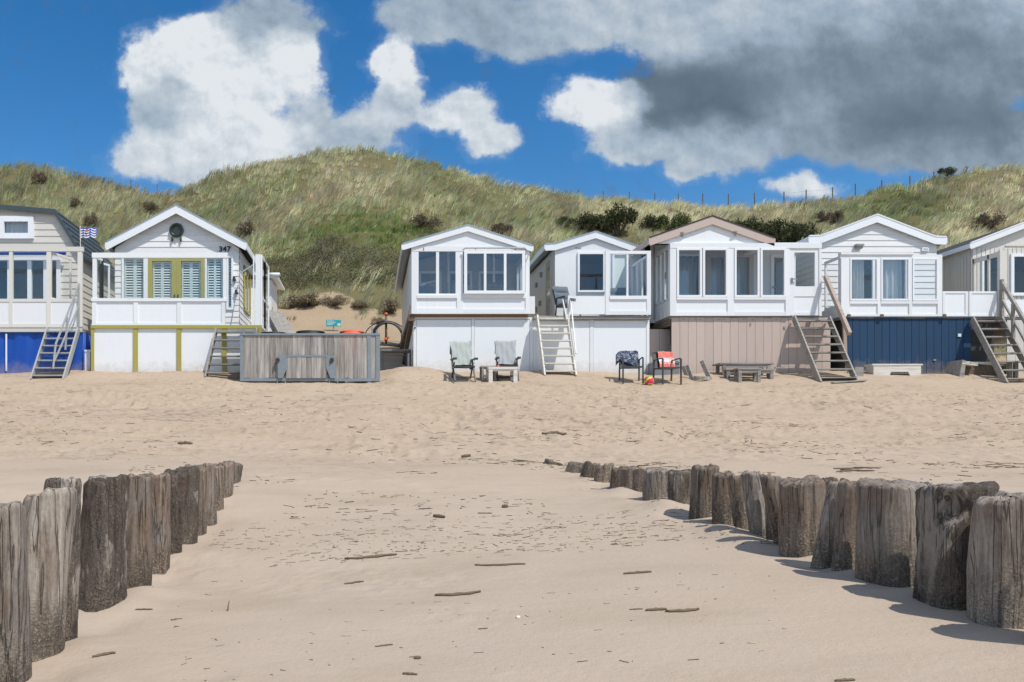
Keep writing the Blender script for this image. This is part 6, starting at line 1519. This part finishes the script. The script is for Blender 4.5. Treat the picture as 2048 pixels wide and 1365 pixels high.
# ================================================================== furniture on the sand and decks
def recliner(px, py, Yc, rz, towel, label, seed, skew=0):
    """dark folding garden chair with a towel draped over the high back"""
    x, y = X(px, Yc), Yc; z = gzf(x, y)
    t = thing('garden_chair', label, 'garden chair', (x, y, z), 'high backed garden chairs with towels', world=False, rz=rz)
    for sx in (-1, 1):
        q = sx * .29
        s = MB(); s.beam((q, -.30, -.05), (q, .12, .58), .035, .05); s.build('leg', 'charcoal', t)
        s = MB(); s.beam((q * .93, .34, -.05), (q * .93, -.08, .50), .035, .05); s.build('leg', 'charcoal', t)
        s = MB(); s.beam((q * 1.03, -.30, .58), (q * 1.03, .20, .60), .07, .035); s.box(q * 1.03 - .05, q * 1.03 + .05, -.36, -.26, .555, .61); s.build('armrest', 'charcoal', t)
    s = MB()
    for k in range(7): s.box(-.26, .26, -.30 + k * .075, -.245 + k * .075, .36, .385)
    s.box(-.28, -.25, -.3, .24, .345, .375); s.box(.25, .28, -.3, .24, .345, .375); s.build('seat', 'charcoal', t)
    s = MB()
    for sx in (-1, 1): s.beam((sx * .26, .20, .33), (sx * .26, .46, 1.12), .035, .05)
    for k in range(6): s.box(-.25, .25, .235 + k * .042, .265 + k * .042, .42 + k * .125, .50 + k * .125)
    s.build('backrest', 'charcoal', t)
    s = MB(); s.beam((-.28, -.2, .08), (.28, -.2, .08), .03, .03); s.build('stretcher', 'charcoal', t); s = MB(); s.beam((-.26, .24, .08), (.26, .24, .08), .03, .03); s.build('stretcher', 'charcoal', t)
    P = []; n = 26; m = 30
    for j in range(m):
        v = j / (m - 1)                # from behind, over the top, down the front and onto the seat
        row = []
        for i in range(n):
            u = i / (n - 1) * 2 - 1
            if v < .25: a = (v / .25); yy = .50 - .0 * a; zz = .78 + .36 * a; yy = .40 + .10 * a
            elif v < .32: a = (v - .25) / .07; yy = .50 - .08 * a; zz = 1.14 + .025 * math.sin(math.pi * a)
            elif v < .86: a = (v - .32) / .54; yy = .42 - .25 * a; zz = 1.14 - .72 * a
            else: a = (v - .86) / .14; yy = .17 - .34 * a; zz = .42 - .0 * a
            w = .305 * (1 - .16 * max(0, min(1, (v - .32) / .54))) + .012 * math.sin(v * 19 + seed)
            xx = u * w + skew * (1.14 - zz)
            wr = .014 * math.sin(u * 3.2 + v * 7 + seed) + .006 * math.sin(u * 9 - v * 11 + seed * 2)
            if .25 <= v <= .40 and abs(u) > .8: zz += .03 * (abs(u) - .8) / .2 * (1 if u > 0 else -.6)
            row.append((xx, yy - abs(wr) * 1.2 - .012, zz + wr * .5))
        P.append(row)
    s = MB(); s.grid(P); o = s.build('towel', towel, None, True)
    o.location = (x, y, z); o.rotation_euler = (0, 0, rz)
    return t, o
t, o = recliner(926, 760, 22.65, .10, 'towel_sage', 'dark high backed garden chair with a sage grey towel, left of the low tables', 1.0, .03)
tag(o, 'sage grey towel draped over the left high backed garden chair', 'towel', 'towels draped over chairs')
t, o = recliner(1014, 762, 22.75, -.06, 'towel_grey', 'dark high backed garden chair with a grey towel, behind the white low table', 2.7, -.02)
tag(o, 'plain grey towel draped over the right high backed garden chair', 'towel', 'towels draped over chairs')
def low_table(px0, px1, ptop, Yc, depth, mat, label, lw=.09, th=.05, legs_back=True):
    x0, x1 = X(px0, Yc), X(px1, Yc); zt = Z(ptop, Yc); xc = (x0 + x1) / 2; z = gzf(xc, Yc)
    t = thing('low_table', label, 'table', (xc, Yc, z), 'low tables between the garden chairs')
    s = MB(); n = 4
    for k in range(n): s.box(x0, x1, Yc + k * depth / n + .004, Yc + (k + 1) * depth / n - .004, zt - th, zt)
    s.build('table_top', mat, t)
    for (a, b) in ((x0 + .01, Yc + .01), (x1 - lw - .01, Yc + .01), (x0 + .01, Yc + depth - lw - .01), (x1 - lw - .01, Yc + depth - lw - .01)):
        s = MB(); s.box(a, a + lw, b, b + lw, z - .15, zt - th); s.build('leg', mat, t)
    s = MB(); s.box(x0 + lw + .01, x1 - lw - .01, Yc + .03, Yc + .055, zt - th - .05, zt - th - .002); s.build('apron', mat, t)
low_table(977, 1036, 734, 22.15, .55, 'white_wood', 'whitewashed low table in front of the right high backed chair', .11, .07)
low_table(963, 993, 732, 22.5, .45, 'grey_wood', 'small grey low table between the two high backed garden chairs', .06, .04)
s = MB(); cx_, cy_ = X(996, 22.45), 22.42; s.tube([(cx_, cy_, Z(734, 22.15)), (cx_, cy_, Z(734, 22.15) + .075)], [.03, .04], 12)
tag(s.build('cup', 'red', None, True, org=Vector((cx_, cy_, Z(734, 22.15)))), 'small coral red cup standing on the whitewashed low table', 'cup')
def armchair(px, Yc, rz, label):
    x = X(px, Yc); z = gzf(x, Yc)
    t = thing('armchair', label, 'armchair', (x, Yc, z), 'dark metal armchairs on the sand', world=False, rz=rz)
    for sx in (-1, 1):
        q = sx * .27
        s = MB(); s.beam((q, -.27, -.06), (q, -.27, .66), .04, .03); s.build('leg', 'charcoal', t)
        s = MB(); s.beam((q, .27, -.06), (q, .22, .66), .04, .03); s.build('leg', 'charcoal', t)
        s = MB(); s.tube([(q, -.27, .64), (q, -.24, .672), (q, -.1, .675), (q, .24, .655)], .02, 7); s.build('armrest', 'charcoal', t)
    s = MB(); s.box(-.27, .27, -.28, .25, .40, .43); s.build('seat', 'charcoal', t)
    s = MB(); P = [[(a * .25, .22 + .14 * v, .43 + .45 * v) for a in (-1, -.5, 0, .5, 1)] for v in (0, .5, 1)]; s.grid(P)
    for sx in (-1, 1): s.beam((sx * .25, .21, .40), (sx * .25, .365, .90), .03, .03)
    s.beam((-.25, .365, .89), (.25, .365, .89), .03, .03); s.build('backrest', 'charcoal', t)
    return x, z
def draped(x, y, z, rz, mat, u0, u1, front, label, seed, hang):
    """towel thrown over an armchair back"""
    P = []; n = 24; m = 26
    for j in range(m):
        v = j / (m - 1); row = []
        for i in range(n):
            u = u0 + (u1 - u0) * i / (n - 1); L = front(i / (n - 1))
            if v < .3: a = v / .3; yy = .40 - .02 * (1 - a); zz = .62 + .30 * a
            elif v < .36: a = (v - .3) / .06; yy = .40 - .07 * a; zz = .92 + .012 * math.sin(math.pi * a)
            else: a = (v - .36) / .64 * L; yy = .33 - .14 * a; zz = .92 - .47 * a
            wr = .014 * math.sin(u * 24 + v * 8 + seed) + .008 * math.sin(u * 50 - v * 6)
            if abs(u) > .26: zz -= (abs(u) - .26) * hang; yy -= .04
            row.append((u, yy - .012 - abs(wr), zz + wr * .4))
        P.append(row)
    s = MB(); s.grid(P); o = s.build('towel', mat, None, True); o.location = (x, y, z); o.rotation_euler = (0, 0, rz)
    uv = o.data.uv_layers.new(name='UVMap')
    for lp in o.data.loops: k = lp.vertex_index; uv.data[lp.index].uv = ((k % n) / (n - 1), (k // n) / (m - 1))
    return tag(o, label, 'towel', 'towels draped over chairs')
mt, nt, b = newmat('navy_print_towel')
tc = nd(nt, 'ShaderNodeTexCoord'); mp = nd(nt, 'ShaderNodeMapping'); mp.inputs['Scale'].default_value = (3, 4, 1); lk(nt, tc.outputs['UV'], mp.inputs[0])
n1 = noise(nt, mp.outputs[0], 2.2, 2, .5, 1.5); lk(nt, ramp(nt, n1, [(.50, (.035, .05, .10)), (.56, (.45, .48, .55)), (.62, (.05, .07, .13))]), b.inputs['Base Color']); b.inputs['Roughness'].default_value = .95; M['towel_navy'] = mt
mt, nt, b = newmat('coral_striped_towel')
tc = nd(nt, 'ShaderNodeTexCoord'); sp = nd(nt, 'ShaderNodeSeparateXYZ'); lk(nt, tc.outputs['UV'], sp.inputs[0])
r_ = ramp(nt, sp.outputs[1], [(0, (.72, .20, .17)), (.58, (.72, .20, .17)), (.60, (.8, .72, .7)), (.635, (.72, .20, .17)), (.66, (.80, .74, .72)), (.745, (.82, .76, .74)), (.765, (.72, .2, .17)), (.80, (.8, .72, .7)), (.825, (.72, .20, .17)), (1, (.72, .2, .17))])
r_.node.color_ramp.interpolation = 'CONSTANT'; lk(nt, r_, b.inputs['Base Color']); b.inputs['Roughness'].default_value = .95; M['towel_coral'] = mt
x, z = armchair(1262, 22.6, -.12, 'dark metal armchair with a navy patterned towel, on the sand left of the ball')
draped(x, 22.6, z, -.12, 'towel_navy', -.36, .24, lambda q: .45 + .6 * q, 'navy and white patterned towel hanging askew over a dark armchair', 1.3, 1.2)
x, z = armchair(1334, 22.45, .14, 'dark metal armchair with a coral towel, on the sand right of the ball')
draped(x, 22.45, z, .14, 'towel_coral', -.12, .33, lambda q: 1.0, 'coral towel with white stripes over the right dark armchair', 4.0, .5)
# ball
bx_, by_ = X(1298, 22.2), 22.2; bz_ = gzf(bx_, by_) + .11
mt, nt, b = newmat('panelled_ball'); tc = nd(nt, 'ShaderNodeTexCoord'); wv = nd(nt, 'ShaderNodeTexNoise'); wv.inputs['Scale'].default_value = 5; wv.inputs['Detail'].default_value = 0; lk(nt, tc.outputs['Object'], wv.inputs['Vector'])
rr = ramp(nt, wv.outputs[0], [(0, (.75, .05, .12)), (.46, (.10, .5, .04)), (.52, (.80, .70, .03)), (.60, (.75, .05, .12))]); rr.node.color_ramp.interpolation = 'CONSTANT'; lk(nt, rr, b.inputs['Base Color']); b.inputs['Roughness'].default_value = .4
P = []
for i in range(15):
    a = math.pi * i / 14; P.append([(bx_ + .135 * math.sin(a) * math.cos(2 * math.pi * k / 24), by_ + .135 * math.sin(a) * math.sin(2 * math.pi * k / 24), bz_ + .135 * math.cos(a)) for k in range(25)])
s = MB(); s.grid(P); tag(s.build('ball', mt, None, True, org=Vector((bx_, by_, bz_))), 'red, green and yellow beach ball lying between the two dark armchairs', 'ball')
# grey box
x0, x1 = X(1302, 23.9), X(1352, 23.9); z0 = gzf(x0, 23.7); t = thing('storage_box', 'low grey storage box against the mauve side planks behind the armchairs', 'storage box', ((x0 + x1) / 2, 23.9, z0))
s = MB(); s.box(x0, x1, 23.65, 24.3, z0 - .1, Z(728, 23.9)); s.build('body', 'greybox', t); s = MB(); s.prism([(x0 - .02, Z(728, 23.9)), (x1 + .02, Z(728, 23.9)), (x1 - .04, Z(724, 23.9)), (x0 + .04, Z(724, 23.9))], 23.62, 24.32); s.build('lid', 'greybox', t)
# broken pallet pieces
def slab(name, label, pts, w, h, mat, cat, up=(0, 0, 1), grp='loose planks lying in front of the cabins'):
    s = MB(); org = Vector(pts[0])
    for a, b in zip(pts, pts[1:]): s.beam(a, b, w, h, up)
    return tag(s.build(name, mat, None, org=org), label, cat, grp)
def gp(px, Y, dz=0): return (X(px, Y), Y, gzf(X(px, Y), Y) + dz)
slab('plank', 'short plank stuck upright in the sand right behind the coral towel', [gp(1375, 23.3, -.1), (X(1366, 23.4), 23.4, Z(733, 23.4))], .03, .10, 'stair_wood', 'plank')
t = thing('broken_frame', 'broken curved wooden frame sticking up from the sand by the mauve planks', 'driftwood', gp(1400, 22.9))
for a, b, c in (((1386, -.05), (1376, 731), 0), ((1420, -.03), (1405, 722), 1)):
    s = MB(); s.beam(gp(a[0], 22.9, a[1]), (X(b[0], 23.0), 23.05, Z(b[1], 23.0)), .07, .11); s.build('slat', 'stair_wood', t)
s = MB(); pts = [(X(1384 + 38 * k / 8, 22.85 - .18 * math.sin(math.pi * k / 8)), 22.85 - .18 * math.sin(math.pi * k / 8), gzf(X(1400, 22.85), 22.85) + .03) for k in range(9)]
for a, b in zip(pts, pts[1:]): s.beam(a, b, .05, .10)
s.build('curved_rail', 'stair_wood', t)
# picnic table with bench, in front of the mauve planks
def trestle_bench(name, label, px0, px1, ptop, Yc, depth, mat, leg_in, cat, grp, n=3, solid=False):
    x0, x1 = X(px0, Yc), X(px1, Yc); zt = Z(ptop, Yc); xc = (x0 + x1) / 2; zg = gzf(xc, Yc); t = thing(name, label, cat, (xc, Yc, zg), grp)
    s = MB()
    for k in range(n): s.box(x0, x1, Yc + k * depth / n + .005, Yc + (k + 1) * depth / n - .005, zt - .045, zt)
    s.build('top', mat, t)
    for xx in (x0 + leg_in, x1 - leg_in - .08):
        for yy in (Yc + .02, Yc + depth - .09):
            s = MB(); s.box(xx, xx + .09, yy, yy + .07, zg - .15, zt - .045); s.build('leg', mat, t)
    s = MB(); s.box(x0 + leg_in + .09, x1 - leg_in - .08, Yc + .03, Yc + .06, zt - .13, zt - .047); s.build('rail', mat, t)
    return t
BG = 'weathered benches and tables in front of the cabins'
trestle_bench('picnic_table', 'long grey weathered table in front of the mauve planks', 1440, 1548, 726, 23.3, .55, 'grey_wood', .10, 'table', BG)
trestle_bench('bench', 'low grey bench behind the small stool, under the long grey table', 1452, 1550, 738, 22.85, .26, 'grey_wood', .04, 'bench', BG)
trestle_bench('stool', 'small grey stool in front of the long grey table', 1476, 1524, 736, 22.45, .34, 'grey_wood', .03, 'stool', BG)
slab('plank', 'long dark plank lying on the sand at the foot of the porch door stairs', [gp(1664, 22.3, .03), gp(1732, 22.5, .04)], .10, .04, 'stair_wood', 'plank')
slab('plank', 'thin plank lying in the stair shadow beside the long grey table', [gp(1550, 23.3, .25), gp(1574, 23.5, .25)], .06, .03, 'stair_wood', 'plank')
t = thing('crate', 'small crate standing behind the right foot of the porch door stairs', 'crate', gp(1716, 23.4), BG)
s = MB(); a, b_ = X(1706, 23.4), X(1723, 23.4); z0 = gzf(a, 23.4); s.box(a, b_, 23.3, 23.34, z0 - .05, Z(735, 23.4)); s.box(b_ - .03, b_, 23.34, 23.7, z0 - .05, Z(735, 23.4)); s.build('side', 'stair_wood', t)
s = MB(); s.box(a, b_, 23.66, 23.7, z0 - .05, Z(735, 23.4)); s.build('back', 'stair_wood', t)
# whitewashed bench with cut-out front, before the navy base
Yn = 23.5; t = thing('bench', 'whitewashed bench with an arched cut-out front before the navy planks', 'bench', gp(1795, Yn), BG)
s = MB()
for k in range(3): s.box(X(1745, Yn), X(1846, Yn), Yn + k * .13 + .004, Yn + (k + 1) * .13 - .004, Z(731, Yn), Z(728, Yn))
s.build('seat', 'white_wood', t)
zb_ = gzf(X(1795, Yn), Yn) - .08
s = MB(); s.prism([(X(1748, Yn), Z(731, Yn)), (X(1748, Yn), zb_), (X(1778, Yn), zb_), (X(1783, Yn), Z(744, Yn)), (X(1818, Yn), Z(744, Yn)), (X(1823, Yn), zb_), (X(1843, Yn), zb_), (X(1843, Yn), Z(731, Yn))][::-1], Yn + .02, Yn + .05); s.build('front_board', 'white_wood', t)
s = MB(); s.box(X(1748, Yn), X(1748, Yn) + .03, Yn + .05, Yn + .37, zb_, Z(731, Yn)); s.box(X(1843, Yn) - .03, X(1843, Yn), Yn + .05, Yn + .37, zb_, Z(731, Yn)); s.build('side_board', 'white_wood', t)
# sand filled box seat under the right stairs
Yn = 23.2; t = thing('box_seat', 'weathered box seat with a sloping slatted lid behind the right stairs', 'bench', gp(1955, Yn), BG)
zb_ = gzf(X(1955, Yn), Yn) - .06
s = MB(); fr(s, 1925, 2012, 731, 760, Yn, .22, .26); s.build('front_board', 'brown_wood', t)
s = MB(); s.prism([(X(1917, Yn), zb_), (X(1924, Yn), Z(720, Yn)), (X(1931, Yn), Z(722, Yn)), (X(1927, Yn), zb_)][::-1], Yn - .02, Yn + .6); s.build('side_board', 'stair_wood', t)
s = MB(); s.beam((X(1924, Yn), Yn + .1, Z(727, Yn)), (X(1955, Yn), Yn + .1, Z(731, Yn)), .24, .03); s.beam((X(1953, Yn), Yn + .3, Z(725, Yn)), (X(2016, Yn), Yn + .22, Z(730, Yn)), .24, .03); s.beam((X(1930, Yn), Yn + .5, Z(721, Yn)), (X(2006, Yn), Yn + .5, Z(723, Yn)), .2, .03); s.build('seat_boards', 'white_wood', t)
s = MB(); fr(s, 1945, 1978, 756, 762, Yn - .15, 0, .04); s.build('base_board', 'stair_wood', t)
for px in (2018, 2030):
    s = MB(); fr(s, px, px + 7, 725, 765, 23.1, 0, .08); s.build('leg', 'stair_wood', t)
# cushioned chairs on the decks
def deck_chair_proto(label):
    t = thing('deck_chair', label, 'chair', (0, 0, 0), 'cushioned chairs on the cabin decks', world=False)
    for sx in (-1, 1):
        for (ya, yb_) in ((-.27, -.25), (.30, .22)):
            s = MB(); s.beam((sx * .27, ya, 0), (sx * .27, yb_, .64), .035, .03); s.build('leg', 'charcoal', t)
        s = MB(); s.beam((sx * .27, -.28, .65), (sx * .27, .28, .66), .05, .025); s.build('armrest', 'charcoal', t)
    s = MB(); s.box(-.26, .26, -.28, .26, .38, .41); s.build('seat_frame', 'charcoal', t)
    for k in range(3):
        s = MB(); P = []
        for v in range(7):
            a = v / 6; P.append([((i / 8 * 2 - 1) * .255, .26 + .10 * (k + a) * .9 - .05 * math.sin(math.pi * a) * (1 - abs(i / 4 - 1) ** 4) - .02, .46 + .215 * (k + a)) for i in range(9)])
        s.grid(P); bk = [[(p[0], .33 + .10 * (k + r_ / 6) * .9, p[2]) for p in row] for r_, row in enumerate(P)]; s.grid([r_[::-1] for r_ in bk]); s.build('cushion', 'cushion', t, True)
    s = MB(); s.box(-.25, .25, -.26, .26, .412, .47); s.build('seat_cushion', 'cushion', t)
    return t
dc = deck_chair_proto('grey blue cushioned chair at the top of the white stairs')
zd4 = Z(630, YF) - .02; zd3 = Z(628, YF)
dc.location = (X(1136, 24.7), 24.7, zd4); dc.rotation_euler = (0, 0, .25)
dup(dc, (X(1243, 24.9), 24.9, zd4), -.15, 'grey blue cushioned chair behind the glass screen of the narrow white cabin')
dup(dc, (X(860, 24.9), 24.9, zd3), .2, 'cushioned chair behind the left window of the fully glazed porch')
dup(dc, (X(993, 24.9), 24.9, zd3), -.1, 'cushioned chair behind the right window of the fully glazed porch')
